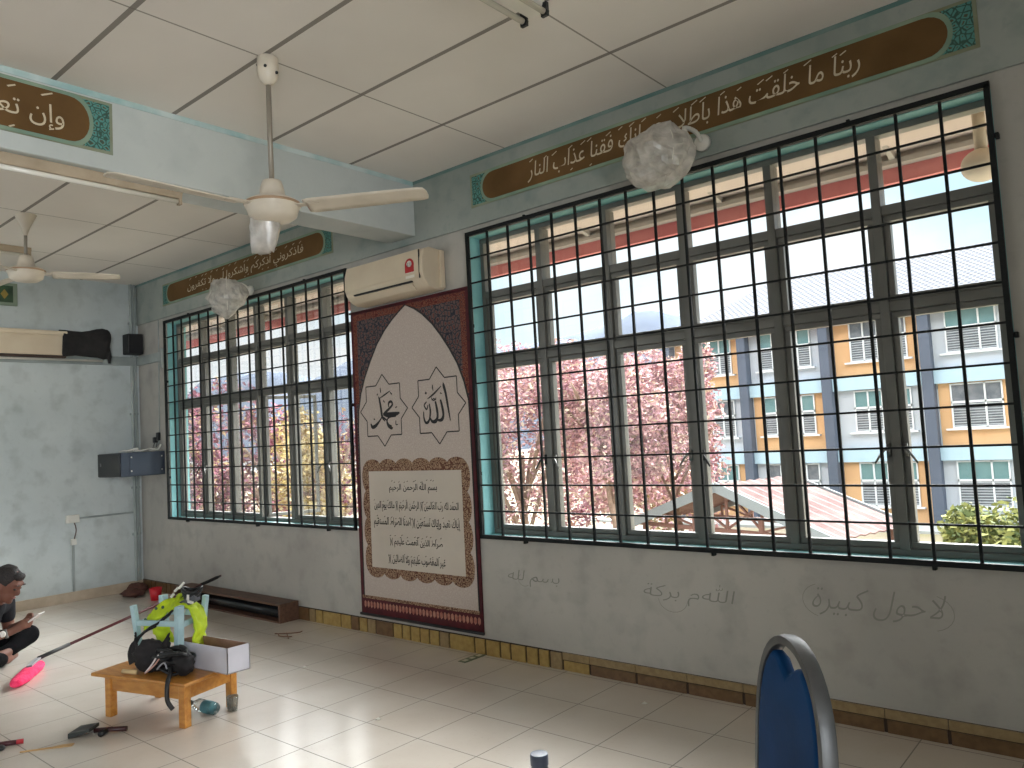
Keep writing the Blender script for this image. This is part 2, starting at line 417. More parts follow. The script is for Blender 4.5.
# the side behind the camera: an opening placed for its light, and the end wall
mb = MB()
OW = [(.4, 2.8)]
xx = [-.2] + [v for w in OW for v in w] + [XMAX]
for k in range(0, len(xx), 2): mb.box((xx[k], YMIN - .2, 0), (xx[k + 1], YMIN, H))
for a, b in OW: mb.box((a, YMIN - .2, 0), (b, YMIN, .6)); mb.box((a, YMIN - .2, 2.9), (b, YMIN, H))
struct('wall_opposite', mb, wall_m)
mb = MB(); mb.box((-.3, YMIN - 2.6, 3.0), (XMAX + .2, YMIN - .2, 3.15)); struct('trim_11', mb, wall_m)   # added unseen corridor roof, keeps high sky out of the opening
mb = MB(); mb.box((XMAX, YMIN, 0), (XMAX + .2, -7.3, H)); mb.box((XMAX, -5.1, 0), (XMAX + .2, WT, H)); mb.box((XMAX, -7.3, 2.9), (XMAX + .2, -5.1, H)); mb.box((XMAX, -7.3, 0), (XMAX + .2, -5.1, .7)); struct('wall_end', mb, wall_m)  # end-wall opening added to hold the fill light for back wall and beam
# ceiling beam
mb = MB(); mb.box((4.29, YMIN, 2.93), (4.57, 0, H)); struct('trim_4', mb, beam_m, bevel=.008)
# skirtings
sk = [mat('skirting_tile_yellow', (168, 142, 84), .4, c2=(150, 122, 68), scale=30), mat('skirting_tile_brown', (116, 88, 58), .4, c2=(98, 72, 46), scale=30),
      mat('skirting_tile_tan', (150, 128, 92), .4, c2=(134, 112, 78), scale=30), mat('skirting_dark_joint', (52, 36, 26), .7)]
mb = MB(); mb.cur = 3; mb.box((.0, -.006, 0), (XMAX, 0, .106))
x = .01; rnd = random.Random(5)
while x < XMAX - .3:
    if x < 5.62:
        w = rnd.choice([.09, .10, .10, .13, .2, .24]); mb.cur = rnd.choice([0, 0, 0, 1, 2]) if x > 3 else 1
        mb.box((x + .008, -.014, 0), (x + w - .008, -.004, .100)); x += w
    else:
        w = rnd.choice([.2, .26, .32, .36]); mb.cur = 2; mb.box((x + .002, -.014, .064), (x + w - .002, -.004, .106))
        mb.cur = rnd.choice([1, 1, 0]); mb.box((x + .008, -.012, 0), (x + w - .008, -.004, .058)); x += w
struct('baseboard_window', mb, sk)
mb = MB(); mb.box((0, YMIN, 0), (.016, -.014, .10)); struct('baseboard_back', mb, mat('skirting_stone', (192, 176, 156), .35, c2=(176, 160, 140), scale=8), bevel=.003)

# ------------------------------------------------------------------ windows (frames, sashes, panes)
def bar2(mb, x0, x1, z0, z1, y0, y1): mb.box((x0, y0, z0), (x1, y1, z1))
def ring(mb, x0, x1, z0, z1, w, y0, y1):
    bar2(mb, x0, x1, z0, z0 + w, y0, y1); bar2(mb, x0, x1, z1 - w, z1, y0, y1)
    bar2(mb, x0, x0 + w, z0 + w, z1 - w, y0, y1); bar2(mb, x1 - w, x1, z0 + w, z1 - w, y0, y1)
T1, T2 = 2.415, 1.955
for wi, (a, b) in enumerate(WIN):
    w = thing('window_%d' % (wi + 1), ((a + b) / 2, .12, ZB), None, None); w['kind'] = 'structure'
    a += .004; b -= .004; z0 = ZB + .004; z1 = ZT - .004; p = (b - a) / 6
    mb = MB(); ring(mb, a, b, z0, z1, .032, .095, .165)
    for k in range(1, 6): bar2(mb, a + p * k - .021, a + p * k + .021, z0 + .03, z1 - .03, .088, .185)
    for z in (T1, T2): bar2(mb, a + .03, b - .03, z - .024, z + .024, .098, .16)
    build('window_frame', mb, alu_m, w, bevel=.003)
    for k in range(6):
        xa = a + p * k + (.030 if k == 0 else .021); xb = a + p * (k + 1) - (.030 if k == 5 else .021)
        # top light: fixed pane; middle: top-hung sash; bottom: casement with a handle
        g = MB(); g.box((xa, .128, T1 + .024), (xb, .132, z1 - .032)); build('fixed_pane', g, glass_m, w)
        for nm, za, zb_ in (('top_hung_sash', T2 + .024, T1 - .024), ('casement_sash', z0 + .032, T2 - .024)):
            s = MB(); ring(s, xa + .002, xb - .002, za + .002, zb_ - .002, .028, .106, .150)
            op = (wi == 0 and k == 3 and nm[0] == 'c')
            if op:      # this casement stands open outwards, hinged on its far side
                Mx = Matrix.Translation((xa, .15, 0)) @ Matrix.Rotation(math.radians(64), 4, 'Z') @ Matrix.Translation((-xa, -.15, 0))
                s.v = [tuple(Mx @ V(q)) for q in s.v]
            o = build(nm, s, alu_m, w, bevel=.003)
            g = MB(); g.box((xa + .026, .126, za + .026), (xb - .026, .130, zb_ - .026))
            if op: g.v = [tuple(Mx @ V(q)) for q in g.v]
            build('pane', g, glass_m, o)
            if nm[0] == 'c' and not op:
                hx = xb - .016 if k % 2 == 0 else xa + .016; hz = 1.28; sgn = -1 if k % 2 == 0 else 1
                h = MB(); h.box((hx - .009, .092, hz - .03), (hx + .009, .106, hz + .03))
                h.tube([(hx, .095, hz + .01), (hx, .075, hz + .012), (hx + sgn * .02, .066, hz - .005), (hx + sgn * .055, .06, hz - .06)], [.007, .007, .007, .005], 6)
                build('casement_handle', h, steel_m if k % 3 else black_m, o, smooth=True)
            if nm[0] == 't':
                h = MB(); hx = (xa + xb) / 2; h.box((hx - .03, .088, za + .008), (hx + .03, .105, za + .024)); build('sash_catch', h, black_m, o, bevel=.002)
# security grilles, bolted to the wall face
for wi, (gx, lb) in enumerate(((.6925, 'black steel bar grille over the window between room corner and air conditioner'), (5.1024, 'black steel bar grille over the window beyond the hanging poster'))):
    t = thing('window_grille', (gx + 1.533, -.03, .785), lb, 'window grille')
    s = .1804; zt, zb = 2.824, .785; mb = MB()
    for k in range(1, 17):
        mb.bar((gx + s * k, -.03, zb), (gx + s * k, -.03, zt), .013, .013)
    build('vertical_bar_lattice', mb, grille_m, t)
    mb = MB()
    for k in range(1, 12): z = zt - (zt - zb) / 12 * k; mb.bar((gx, -.036, z), (gx + 17 * s, -.036, z), .010, .010)
    build('horizontal_bar_lattice', mb, grille_m, t)
    mb = MB(); x1 = gx + 17 * s
    mb.bar((gx - .012, -.033, zb), (x1 + .012, -.033, zb), .02, .026, (0, 0, 1)); mb.bar((gx - .012, -.033, zt), (x1 + .012, -.033, zt), .02, .026)
    mb.bar((gx, -.033, zb), (gx, -.033, zt), .02, .022, (1, 0, 0)); mb.bar((x1, -.033, zb), (x1, -.033, zt), .02, .022, (1, 0, 0))
    build('grille_frame', mb, grille_m, t)
    for (x, z) in ((gx + .36, zb - .02), (gx + 1.65, zb - .02), (gx + 2.7, zb - .02), (gx + .5, zt + .015), (gx + 2.5, zt + .015), (gx - .01, 1.2), (gx + 17 * s + .02, 2.6), (gx + 17 * s + .02, 1.75), (gx - .01, 2.2)):
        mb = MB(); mb.box((x - .008, -.034, z - .012), (x + .008, 0 if z < 2.82 else -.016, z + .012)); build('fixing_lug', mb, grille_m, t, bevel=.003)

# ------------------------------------------------------------------ painted calligraphy panels
def fW(off): return lambda a, b, l=0: V((a, -off - l, b))        # window wall, facing the room
def fB(off): return lambda a, b, l=0: V((4.57 + off + l, a, b))  # beam front
def rect(mb, x0, x1, z0, z1, f): mb.add([f(x0, z0), f(x1, z0), f(x1, z1), f(x0, z1)], [(0, 1, 2, 3)])
def slab(mb, poly, f, th=.003):
    g = lambda a, b: f(a, b, -th)
    mb.prism(poly, g, lambda a, b: f(a, b, 0))
def mural(x0, x1, z0, z1, mk, off, label, text, tx, mcount, seed, slant=.12):
    f0 = mk(off + .003); c = f0((x0 + x1) / 2, z0)
    t = thing('calligraphy_panel', c, label, 'calligraphy panel', None)
    mb = MB(); slab(mb, [(x0, z0), (x1, z0), (x1, z1), (x0, z1)], f0); build('painted_border', mb, mural_line_m, t)
    e = .016; h = z1 - z0; f1 = mk(off + .0055)
    for (q0, q1) in ((x0 + e, x0 + .17), (x1 - .17, x1 - e)):
        mb = MB(); slab(mb, [(q0, z0 + e), (q1, z0 + e), (q1, z1 - e), (q0, z1 - e)], f1, .002); build('arabesque_end', mb, arab_m, t)
    # cartouche: long band with pointed-round ends, green rim then brown field
    def cart(g, hh):
        P = []; zc = (z0 + z1) / 2; n = 12
        for k in range(n + 1):
            a = PI / 2 - PI * k / n; P.append((x1 - g - .10 + .10 * math.cos(a) ** .9 if math.cos(a) > 0 else x1 - g - .10, zc + hh * math.sin(a)))
        for k in range(n + 1):
            a = -PI / 2 - PI * k / n; c_ = abs(math.cos(a)); P.append((x0 + g + .10 - .10 * c_ ** .9, zc + hh * math.sin(a)))
        return P
    mb = MB(); slab(mb, cart(.095, h / 2 - .004), mk(off + .0075), .002); build('cartouche_rim', mb, mural_edge_m, t)
    mb = MB(); slab(mb, cart(.115, h / 2 - .022), mk(off + .0095), .002); build('cartouche_field', mb, brown_text_m, t)
    r = random.Random(seed); marks = []
    for k in range(mcount):
        u = (k + .5 + r.uniform(-.3, .3)) / mcount; marks.append((u, r.uniform(.98, 1.12), .10 + r.random() * .06, .45))
        if r.random() < .35: marks.append((u, r.uniform(-.12, .02), .07, .5))
    lettering('lettering', text, tx[0], tx[1], tx[2], tx[3], mk(off + .0105), mural_cream_m, t, slant=slant, marks=marks)
    return t
mural(5.145, 8.16, 3.0, 3.228, fW, .016, 'long brown and teal painted scripture band above the window beyond the poster', 'ربنا ما خلقت هذا باطلا سبحانك فقنا عذاب النار', (5.66, 7.68, 3.045, 3.172), 22, 3, .15)
mural(.642, 3.596, 3.0, 3.228, fW, .016, 'brown and teal painted scripture band above the window nearest the room corner', 'فاذكروني أذكركم واشكروا لي ولا تكفرون', (1.2, 3.2, 3.045, 3.172), 18, 5, .15)
mural(-4.9, -2.13, 3.015, 3.29, fB, 0, 'brown and teal painted scripture band on the face of the ceiling beam', 'وإن تعفوا وتصفحوا وتغفروا فإن الله غفور رحيم', (-4.55, -2.365, 3.055, 3.235), 16, 8, .0)
# pale paint strip smeared along the top of the beam band is part of the wall paint: thin line of chipped render at the ceiling joint
mb = MB(); mb.box((4.57, YMIN, 3.30), (4.574, -.016, H)); struct('trim_5', mb, mat('pale_joint_paint', (196, 208, 206), .8, c2=(150, 182, 182), scale=5))

# ------------------------------------------------------------------ hanging poster
t = thing('wall_poster', (4.42, -.01, .135), 'tall hanging maroon bordered poster with arabic prayer under the air conditioner', 'poster')
f = fW(.016)
mb = MB(); slab(mb, [(3.775, .135), (5.05, .135), (5.065, 2.47), (3.785, 2.47)], f, .012); build('backing_sheet', mb, maroon_m, t)
f = fW(.0175); mb = MB(); slab(mb, [(3.81, 1.2), (5.025, 1.2), (5.04, 2.45), (3.815, 2.45)], f, .001); build('floral_spandrel', mb, floral_m, t)
for q in ([(3.81, 1.75), (3.85, 1.75), (3.862, 2.45), (3.815, 2.45)], [(4.985, 1.75), (5.035, 1.75), (5.04, 2.45), (4.985, 2.45)], [(3.862, 2.40), (4.985, 2.40), (4.985, 2.45), (3.862, 2.45)]):
    mb = MB(); slab(mb, q, fW(.0182), .0006); build('floral_rim', mb, floral2_m, t)
arch = [(4.432, 2.440), (4.36, 2.40), (4.28, 2.35), (4.195, 2.285), (4.10, 2.19), (4.014, 2.07), (3.94, 1.95), (3.885, 1.83), (3.850, 1.70), (3.838, 1.55)]
archr = [(5.024, 1.55), (5.02, 1.70), (4.985, 1.83), (4.93, 1.96), (4.86, 2.07), (4.78, 2.175), (4.70, 2.265), (4.60, 2.35), (4.52, 2.40)]
base = [(3.825, .27), (5.02, .27)]
field = arch + base + archr
def grow(P, c, k): return [(c[0] + (x - c[0]) * k, c[1] + (z - c[1]) * k) for x, z in P]
mb = MB(); slab(mb, [(x + (.012 if x > 4.44 else -.012), z + .010) for x, z in arch] + [(3.812, .27), (5.033, .27)] + [(x + .012, z + .010) for x, z in archr], fW(.0192), .001); build('arch_outline', mb, ink_m, t)
mb = MB(); slab(mb, field, fW(.0202), .001); build('damask_field', mb, damask_m, t)
f = fW(.0208)
def star(c, rx, rz):
    P = []
    for k in range(8):
        a = PI / 2 + k * PI / 4
        # cardinal points reach out; diagonal corners are square corners of the box
        if k % 2 == 0: P.append((c[0] + rx * math.cos(a), c[1] + rz * math.sin(a)))
        else: P.append((c[0] + rx * .72 * (1 if math.cos(a) > 0 else -1), c[1] + rz * .70 * (1 if math.sin(a) > 0 else -1)))
        P.append(None)
    Q = []
    for k in range(8):
        a = P[2 * k]; b = P[(2 * k + 2) % 16]; card = k % 2 == 0
        Q.append(a)
        cx, cz = (a, b) if card else (b, a)     # cardinal, corner
        dx, dz = cx[0] - c[0], cx[1] - c[1]
        if abs(dx) < 1e-6: Q.append((c[0] + .28 * rx * (1 if cz[0] > c[0] else -1), cz[1]))
        else: Q.append((cz[0], c[1] + .28 * rz * (1 if cz[1] > c[1] else -1)))
    return Q
for c in ((4.137, 1.686), (4.728, 1.684)):
    Q = star(c, .272, .272); mb = MB(); n = len(Q)
    for k in range(n): stroke(mb, [Q[k], Q[(k + 1) % n]], .009, f, .0002 * (k % 2))
    build('star_outline', mb, ink_m, t, fix=False)
# the two names, drawn with a broad pen
def pen(name, strokes, box, src):
    mb = MB(); (x0, x1, z0, z1) = box; (u0, u1, v0, v1) = src
    for k, s in enumerate(strokes):
        P = cr([(x0 + (x1 - x0) * (p[0] - u0) / (u1 - u0), z1 - (z1 - z0) * (p[1] - v0) / (v1 - v0), p[2] * (x1 - x0) / (u1 - u0)) for p in s], 5)
        stroke(mb, [(p[0], p[1]) for p in P], [max(.002, p[2]) for p in P], f, .0004 + .0002 * k)
    build(name, mb, ink_m, t, fix=False)
allah = [[(706, 130, 4), (710, 160, 18), (722, 220, 16), (735, 330, 14), (748, 440, 6)],
 [(680, 265, 12), (692, 330, 17), (697, 390, 16), (685, 425, 20), (660, 430, 14), (645, 410, 8)],
 [(640, 275, 12), (650, 340, 17), (652, 400, 16), (636, 435, 22), (608, 435, 16), (592, 400, 8)],
 [(592, 290, 8), (598, 350, 13), (590, 410, 12), (575, 440, 16), (556, 440, 14), (545, 400, 11), (545, 350, 7)],
 [(582, 300, 7), (570, 335, 9), (552, 300, 9), (572, 272, 8)],
 [(580, 250, 5), (630, 215, 11), (690, 158, 5)], [(625, 138, 4), (624, 160, 9), (628, 190, 4)], [(565, 195, 14), (575, 207, 12)],
 [(612, 240, 4), (618, 262, 8), (632, 250, 5), (636, 264, 8), (650, 245, 4)], [(622, 270, 5), (648, 262, 5)], [(682, 212, 10), (694, 220, 4)]]
pen('name_lettering', allah, (4.453 + 0.10, 4.86, 1.548, 1.85), (525, 760, 120, 465))
muh = [[(212, 318, 6), (214, 285, 12), (232, 276, 12), (240, 300, 11), (222, 325, 12), (190, 355, 13), (172, 372, 10)],
 [(290, 370, 8), (262, 378, 20), (215, 378, 22), (172, 372, 12), (205, 395, 8), (262, 392, 12)],
 [(262, 392, 8), (212, 402, 8), (196, 430, 9), (206, 465, 18), (228, 484, 20), (232, 478, 8)],
 [(200, 430, 8), (178, 405, 9), (160, 395, 8)], [(140, 225, 5), (146, 250, 12), (155, 320, 14), (162, 390, 14), (182, 430, 5)],
 [(162, 390, 6), (140, 425, 10), (108, 462, 18), (84, 468, 17), (74, 440, 8)],
 [(150, 240, 4), (190, 215, 8), (228, 190, 4)], [(156, 155, 4), (158, 185, 8), (160, 200, 3)], [(130, 205, 11), (136, 212, 8)], [(228, 200, 4), (240, 220, 9)],
 [(262, 430, 5), (262, 462, 6), (276, 462, 4)], [(176, 262, 8), (186, 278, 5)], [(98, 402, 8), (108, 410, 5)], [(262, 328, 7), (276, 322, 4)]]
pen('name_lettering', muh, (3.972, 4.335, 1.545, 1.868), (65, 300, 145, 490))
# inner text block with scalloped ornamental frame
def scallop_ring():
    x0, x1, z0, z1 = 3.888, 4.972, .462, 1.285; P = []; n, m2 = 6, 5
    def seg(a, b, k, out):
        for i in range(k):
            for j in range(9):
                s_ = (i + j / 9) / k; bump = abs(math.sin(PI * s_ * k)) ** .6 * .034
                P.append((a[0] + (b[0] - a[0]) * s_ + out[0] * bump, a[1] + (b[1] - a[1]) * s_ + out[1] * bump))
    seg((x0, z0), (x1, z0), 6, (0, -1)); seg((x1, z0), (x1, z1), 4, (1, 0)); seg((x1, z1), (x0, z1), 6, (0, 1)); seg((x0, z1), (x0, z0), 4, (-1, 0))
    return P
mb = MB(); slab(mb, scallop_ring(), fW(.0215), .0008); build('scalloped_frame', mb, scallop_m, t)
mb = MB(); slab(mb, [(3.932, .505), (4.92, .505), (4.925, 1.228), (3.935, 1.228)], fW(.0225), .0008); build('text_ground', mb, paper_m, t)
fx = fW(.0232)
rows = [('بسم الله الرحمن الرحيم', 4.165, 4.68, 1.065, 1.15), ('الحمد لله رب العالمين () الرحمن الرحيم () مالك يوم الدين', 3.985, 4.885, .925, 1.005),
        ('إياك نعبد وإياك نستعين () اهدنا الصراط المستقيم', 3.975, 4.89, .80, .885), ('صراط الذين أنعمت عليهم ()', 4.15, 4.71, .665, .75), ('غير المغضوب عليهم ولا الضالين ()', 4.125, 4.73, .53, .612)]
for k, (s, a, b, c, d) in enumerate(rows):
    r = random.Random(k); n = int((b - a) / .045)
    lettering('lettering', s, a, b, c, d, fx, ink_m, t, weight=.012, marks=[((i + r.random()) / n, r.uniform(.85, 1.1), .09, .5) for i in range(n)])
# bottom band
mb = MB(); slab(mb, [(3.80, .15), (5.03, .15), (5.03, .27), (3.80, .27)], fW(.0195), .001); build('bottom_band', mb, maroon_m, t)
mb = MB()
for k in range(34): x = 3.815 + k * .0362; slab(mb, [(x, .205), (x + .012, .19), (x + .026, .205), (x + .026, .232), (x + .012, .245), (x, .232)], fW(.0203), .0006)
build('tulip_motif_print', mb, mat('chart_rosy_motif', (150, 84, 70), .6, c2=(176, 128, 110), scale=40), t)
mb = MB(); slab(mb, [(3.80, .262), (5.03, .262), (5.03, .285), (3.80, .285)], fW(.0212), .0006); build('ornament_strip', mb, scallop_m, t)
mb = MB(); mb.tube([(3.77, -.022, .14), (5.06, -.022, .14)], .011, 8); build('bottom_rod', mb, black_m, t, smooth=True)
mb = MB(); mb.tube([(3.78, -.022, 2.468), (5.07, -.022, 2.468)], .009, 8); build('top_rod', mb, maroon_m, t, smooth=True)

# ------------------------------------------------------------------ air conditioner
t = thing('air_conditioner', (4.4, 0, 2.49), 'cream wall mounted split air conditioner above the hanging poster', 'air conditioner')
x0, x1 = 3.97, 4.83
prof = [(-.0, 2.775), (-.13, 2.785), (-.185, 2.765), (-.205, 2.70), (-.208, 2.60), (-.195, 2.56), (-.15, 2.51), (-.10, 2.49), (0, 2.49)]
mb = MB(); mb.prism(prof, lambda a, b: V((x0, a, b)), lambda a, b: V((x1, a, b))); body = build('casing', mb, cream_m, t, bevel=.008)
mb = MB(); mb.prism([(-.186, 2.765), (-.206, 2.70), (-.210, 2.59), (-.214, 2.59), (-.211, 2.70), (-.190, 2.77)], lambda a, b: V((x0 + .01, a, b)), lambda a, b: V((x1 - .034, a, b))); build('front_panel', mb, cream_m, t, bevel=.002)
mb = MB(); mb.box((x0 + .10, -.203, 2.546), (x1 - .12, -.180, 2.556)); build('air_slot', mb, black_m, t)
mb = MB(); mb.prism([(-.190, 2.545), (-.196, 2.54), (-.150, 2.498), (-.142, 2.504)], lambda a, b: V((x0 + .09, a, b)), lambda a, b: V((x1 - .13, a, b))); build('louvre_flap', mb, cream_m, t, bevel=.002)
mb = MB(); mb.box((x1 - .034, -.2085, 2.56), (x1 - .029, -.2, 2.76)); build('panel_seam', mb, black_m, t)
st = MB(); st.box((4.665, -.2135, 2.572), (4.755, -.2105, 2.66)); s1 = build('rating_sticker', st, mat('sticker_white', (226, 220, 208), .5), t)
st = MB(); P = [(4.665, 2.612), (4.755, 2.612), (4.755, 2.665)] + [(4.71 + .045 * math.cos(a), 2.665 + .045 * math.sin(a)) for a in [PI * k / 10 for k in range(11)]] + [(4.665, 2.665)]
f = fW(.2165); slab(st, P, f, .002); build('red_arch', st, mat('sticker_red', (176, 34, 38), .5), s1)
st = MB(); st.prism([(4.71 + .026 * math.cos(a), 2.672 + .022 * math.sin(a)) for a in [2 * PI * k / 14 for k in range(14)]], lambda a, b: f(a, b, 0), lambda a, b: f(a, b, .0006)); build('white_dial', st, white_m, s1)
st = MB()
for k in range(3): stroke(st, [(4.693 + .017 * k, 2.655), (4.698 + .017 * k, 2.682)], .004, f, .0012)
build('dial_needle', st, ink_m, s1, fix=False)
mb = MB()
for k in range(5): mb.tube([(4.84, -.03 - k * .0, 2.5 + .0), (4.845, -.025, 2.3)], .01, 6) if k == 0 else None
mb.v = []; mb.f = []; mb.mi = []
mb.box((4.825, -.05, 2.50), (4.85, -.004, 2.77)); build('side_pipe_cover', mb, cream_m, t, bevel=.006)
mb = MB(); mb.box((3.995, -.2125, 2.600), (4.03, -.2105, 2.604)); build('maker_mark', mb, mat('grey_print', (120, 112, 100), .6), t)

# ------------------------------------------------------------------ wall fans in plastic bags
def wall_fan(mx, mz, cx, cy, cz, r, label, seed):
    t = thing('wall_fan', (mx, -.016, mz), label, 'wall fan')
    mb = MB(); mb.lathe([(.045, 0), (.045, .02), (.038, .03)], (mx, -.016, mz), 16, Matrix.Rotation(PI / 2, 4, 'X')); build('wall_bracket', mb, white_m, t, smooth=True)
    mb = MB(); mb.tube(cr([(mx, -.03, mz), (mx - .005, -.09, mz + .045), (mx - .04, -.15, mz + .06), (cx + r * .75, cy + .05, cz + .05), (cx + r * .2, cy, cz)], 4), .012, 8); build('bracket_arm', mb, white_m, t, smooth=True)
    mb = MB(); mb.ball((cx + .05, cy + .07, cz), (.06, .075, .06), 14, 10); build('motor', mb, white_m, t, smooth=True)
    g = MB()
    Mr = Matrix.Translation((cx, cy, cz)) @ Matrix.Rotation(-.5, 4, 'Z')
    for rr in (.30, .6, .85, 1.0): g.tube([Mr @ V((rr * r * .86 * math.cos(2 * PI * k / 24), -.05 * (1.1 - rr), rr * r * .8 * math.sin(2 * PI * k / 24))) for k in range(25)], .003, 5, False)
    for k in range(18): a = 2 * PI * k / 18; g.tube([Mr @ V((0, -.06, 0)), Mr @ V((r * .5 * math.cos(a), -.05, r * .47 * math.sin(a))), Mr @ V((r * .86 * math.cos(a), 0, r * .8 * math.sin(a)))], .0022, 4)
    build('guard_grille', g, white_m, t)
    for k in range(3):
        a0 = 2 * PI * k / 3 + .4; b = MB()
        P = [Mr @ V((rr * r * .7 * math.cos(a0 + da), -.02 + .02 * da, rr * r * .66 * math.sin(a0 + da))) for rr, da in ((.12, -.3), (.6, -.4), (1, -.2), (1, .35), (.6, .5), (.12, .3))]
        b.add(P, [tuple(range(6))]); build('fan_blade', b, white_m, t, thick=.003)
    g = MB(); n, m2 = 30, 20
    g.ball((cx, cy - .0, cz - .01), (r, .15, r * .84), n, m2, None, .11, seed, 2.2)
    for i, q in enumerate(g.v):
        p = V(q); d = (p - V((cx, cy, cz))); nn = noise.noise(p * 7 + V((seed, 0, 0))) - 1.6 * abs(noise.noise(p * 12 + V((0, seed, 0)))) - .8 * abs(noise.noise(p * 27)); s_ = 1.03 + .08 * nn
        if d.z < -.5 * r: s_ *= 1 + .12 * max(0, 1 - V((d.x, d.y)).length / (.5 * r))
        if d.z > 0: s_ *= 1 - .10 * d.z / r
        g.v[i] = tuple(V((cx, cy, cz)) + d * s_)
    build('plastic_bag', g, bag_m, t, smooth=False)
    return t
wall_fan(6.86, 2.955, 6.70, -.24, 2.885, .195, 'wall fan wrapped in a clear plastic bag above the window beyond the poster', 3)
wall_fan(2.36, 2.89, 2.335, -.24, 2.83, .20, 'wall fan wrapped in a clear plastic bag above the window nearest the room corner', 9)

# ------------------------------------------------------------------ ceiling fans
def ceiling_fan(x, y, zc, zh, angs, r, label, bag, grp):
    t = thing('ceiling_fan', (x, y, zc), label, 'ceiling fan', grp)
    mb = MB(); mb.lathe([(.044, 0), (.050, -.004), (.051, -.075), (.044, -.105), (.026, -.130), (.014, -.138)] if bag else [(.012, -.16), (.03, -.10), (.075, -.004), (.078, 0)][::-1], (x, y, zc), 24); c = build('canopy', mb, fan_m, t, smooth=True)
    if bag:
        mb = MB()
        for a in (.2, 1.3, -1.6): mb.ball((x + .052 * math.cos(a - 1.0), y + .052 * math.sin(a - 1.0), zc - .06 - .02 * a), .008, 8, 6)
        build('canopy_bolt', mb, black_m, c, smooth=True)
    mb = MB(); mb.tube([(x, y, zc - .1), (x - .003, y, (zc + zh) / 2), (x, y, zh + .12)], .0125, 10); build('down_rod', mb, mat('fan_rod_grey', (150, 142, 130), .4, .3), t, smooth=True)
    mb = MB(); mb.lathe([(.018, .145), (.045, .135), (.055, .10), (.062, .055), (.10, .045), (.128, .030), (.130, .012), (.122, -.002), (.118, -.012), (.112, -.035), (.085, -.055), (.045, -.064), (0, -.066)], (x, y, zh), 36); build('motor_housing', mb, fan_m, t, smooth=True)
    mb = MB(); mb.lathe([(.1315, .026), (.1335, .020), (.1315, .014)], (x, y, zh), 36); build('housing_band', mb, mat('fan_band', (170, 140, 110), .4), t, smooth=True)
    for a in angs:
        a = math.radians(a); d = V((math.cos(a), math.sin(a), 0)); n = V((-d.y, d.x, 0)); o = V((x, y, zh))
        b = MB(); b.bar(o + d * .10 + V((0, 0, .008)), o + d * .24 + V((0, 0, .004)), .045, .006); arm = build('blade_arm', b, fan_m, t, bevel=.002)
        b = MB(); secs = []
        for s_, w, tw in ((.17, .052, .16), (.20, .060, .16), (r * .5, .062, .14), (r - .03, .060, .10), (r - .006, .052, .10), (r, .030, .10)):
            secs.append([o + d * s_ + n * (q * w) + V((0, 0, -q * w * tw * 1.5 + .004 - abs(q) * .006)) for q in (-1, -.5, 0, .5, 1)])
        vs = [p for g in secs for p in g]; fs = [(i * 5 + j, i * 5 + j + 1, (i + 1) * 5 + j + 1, (i + 1) * 5 + j) for i in range(len(secs) - 1) for j in range(4)]
        b.add(vs, fs); build('fan_blade', b, fan_m, t, thick=.006, smooth=True)
    return t
ceiling_fan(5.475, -1.775, H, 2.585, (31, 151, 271), .76, 'cream ceiling fan hanging on a long rod in front of the beam', True, None)
ceiling_fan(2.10, -1.76, H, 2.875, (66, 186, 306), .64, 'cream ceiling fan on a short rod beyond the beam', False, None)
# bag of clear film tied under the near fan
g = MB(); secs = []
for k, (z, w, d, sx) in enumerate(((2.545, .055, .05, .0), (2.51, .062, .045, -.005), (2.47, .06, .035, -.01), (2.43, .055, .028, -.015), (2.385, .05, .018, -.02))):
    secs.append([V((5.445 + sx * 1.5 + w * .9 * math.cos(2 * PI * i / 20), -1.80 + d * math.sin(2 * PI * i / 20) + w * .55 * math.cos(2 * PI * i / 20), z + .01 * math.sin(i * 1.9 + k))) * 1.0 + V((noise.noise(V((i * .9, k, 1))) * .010, noise.noise(V((i * .8, k, 5))) * .012, 0)) for i in range(20)])
g.add([p for s_ in secs for p in s_], [(k * 20 + i, k * 20 + (i + 1) % 20, (k + 1) * 20 + (i + 1) % 20, (k + 1) * 20 + i) for k in range(4) for i in range(20)] + [tuple(80 + i for i in range(20))])
tag(build('plastic_bag', g, bag_m, None, smooth=True, loc=(5.40, -1.83, 2.40)), 'crumpled clear plastic bag hanging under the long rod ceiling fan', 'plastic bag')

# ------------------------------------------------------------------ fluorescent fittings
def tube_light(x, y0, y1, tubes, label, m=None, z=H):
    t = thing('tube_light', (x, (y0 + y1) / 2, z), label, 'tube light', None)
    m = m or white_m
    w = .05 if tubes == 1 else .11
    mb = MB(); mb.prism([(-w / 2, 0), (w / 2, 0), (w / 2, -.03), (w * .28, -.055), (-w * .28, -.055), (-w / 2, -.03)], lambda a, b: V((x + a, y0, z + b)), lambda a, b: V((x + a, y1, z + b))); build('batten', mb, m, t, bevel=.003)
    for s in ((0,) if tubes == 1 else (-1, 1)):
        tx_ = x + s * .058 if s else x; tz = z - .068 if tubes == 1 else z - .062
        mb = MB(); mb.tube([(tx_, y0 + .02, tz), (tx_, y1 - .02, tz)], .0135, 12); build('glass_tube', mb, mat('tube_glass_%s%d' % (label[:3], s), (220, 216, 206), .2), t, smooth=True)
        for yy in (y0, y1 - .018):
            mb = MB(); mb.box((tx_ - .017, yy, tz - .02), (tx_ + .017, yy + .018, z - .02)); mb.tube([(tx_, yy + .001, tz), (tx_, yy + .017, tz)], .02, 10); build('lamp_holder', mb, black_m if tubes == 2 else m, t, smooth=False, bevel=.002)
    return t
tan_m = mat('aged_cream_batten', (176, 160, 138), .5, c2=(158, 142, 120), scale=6)
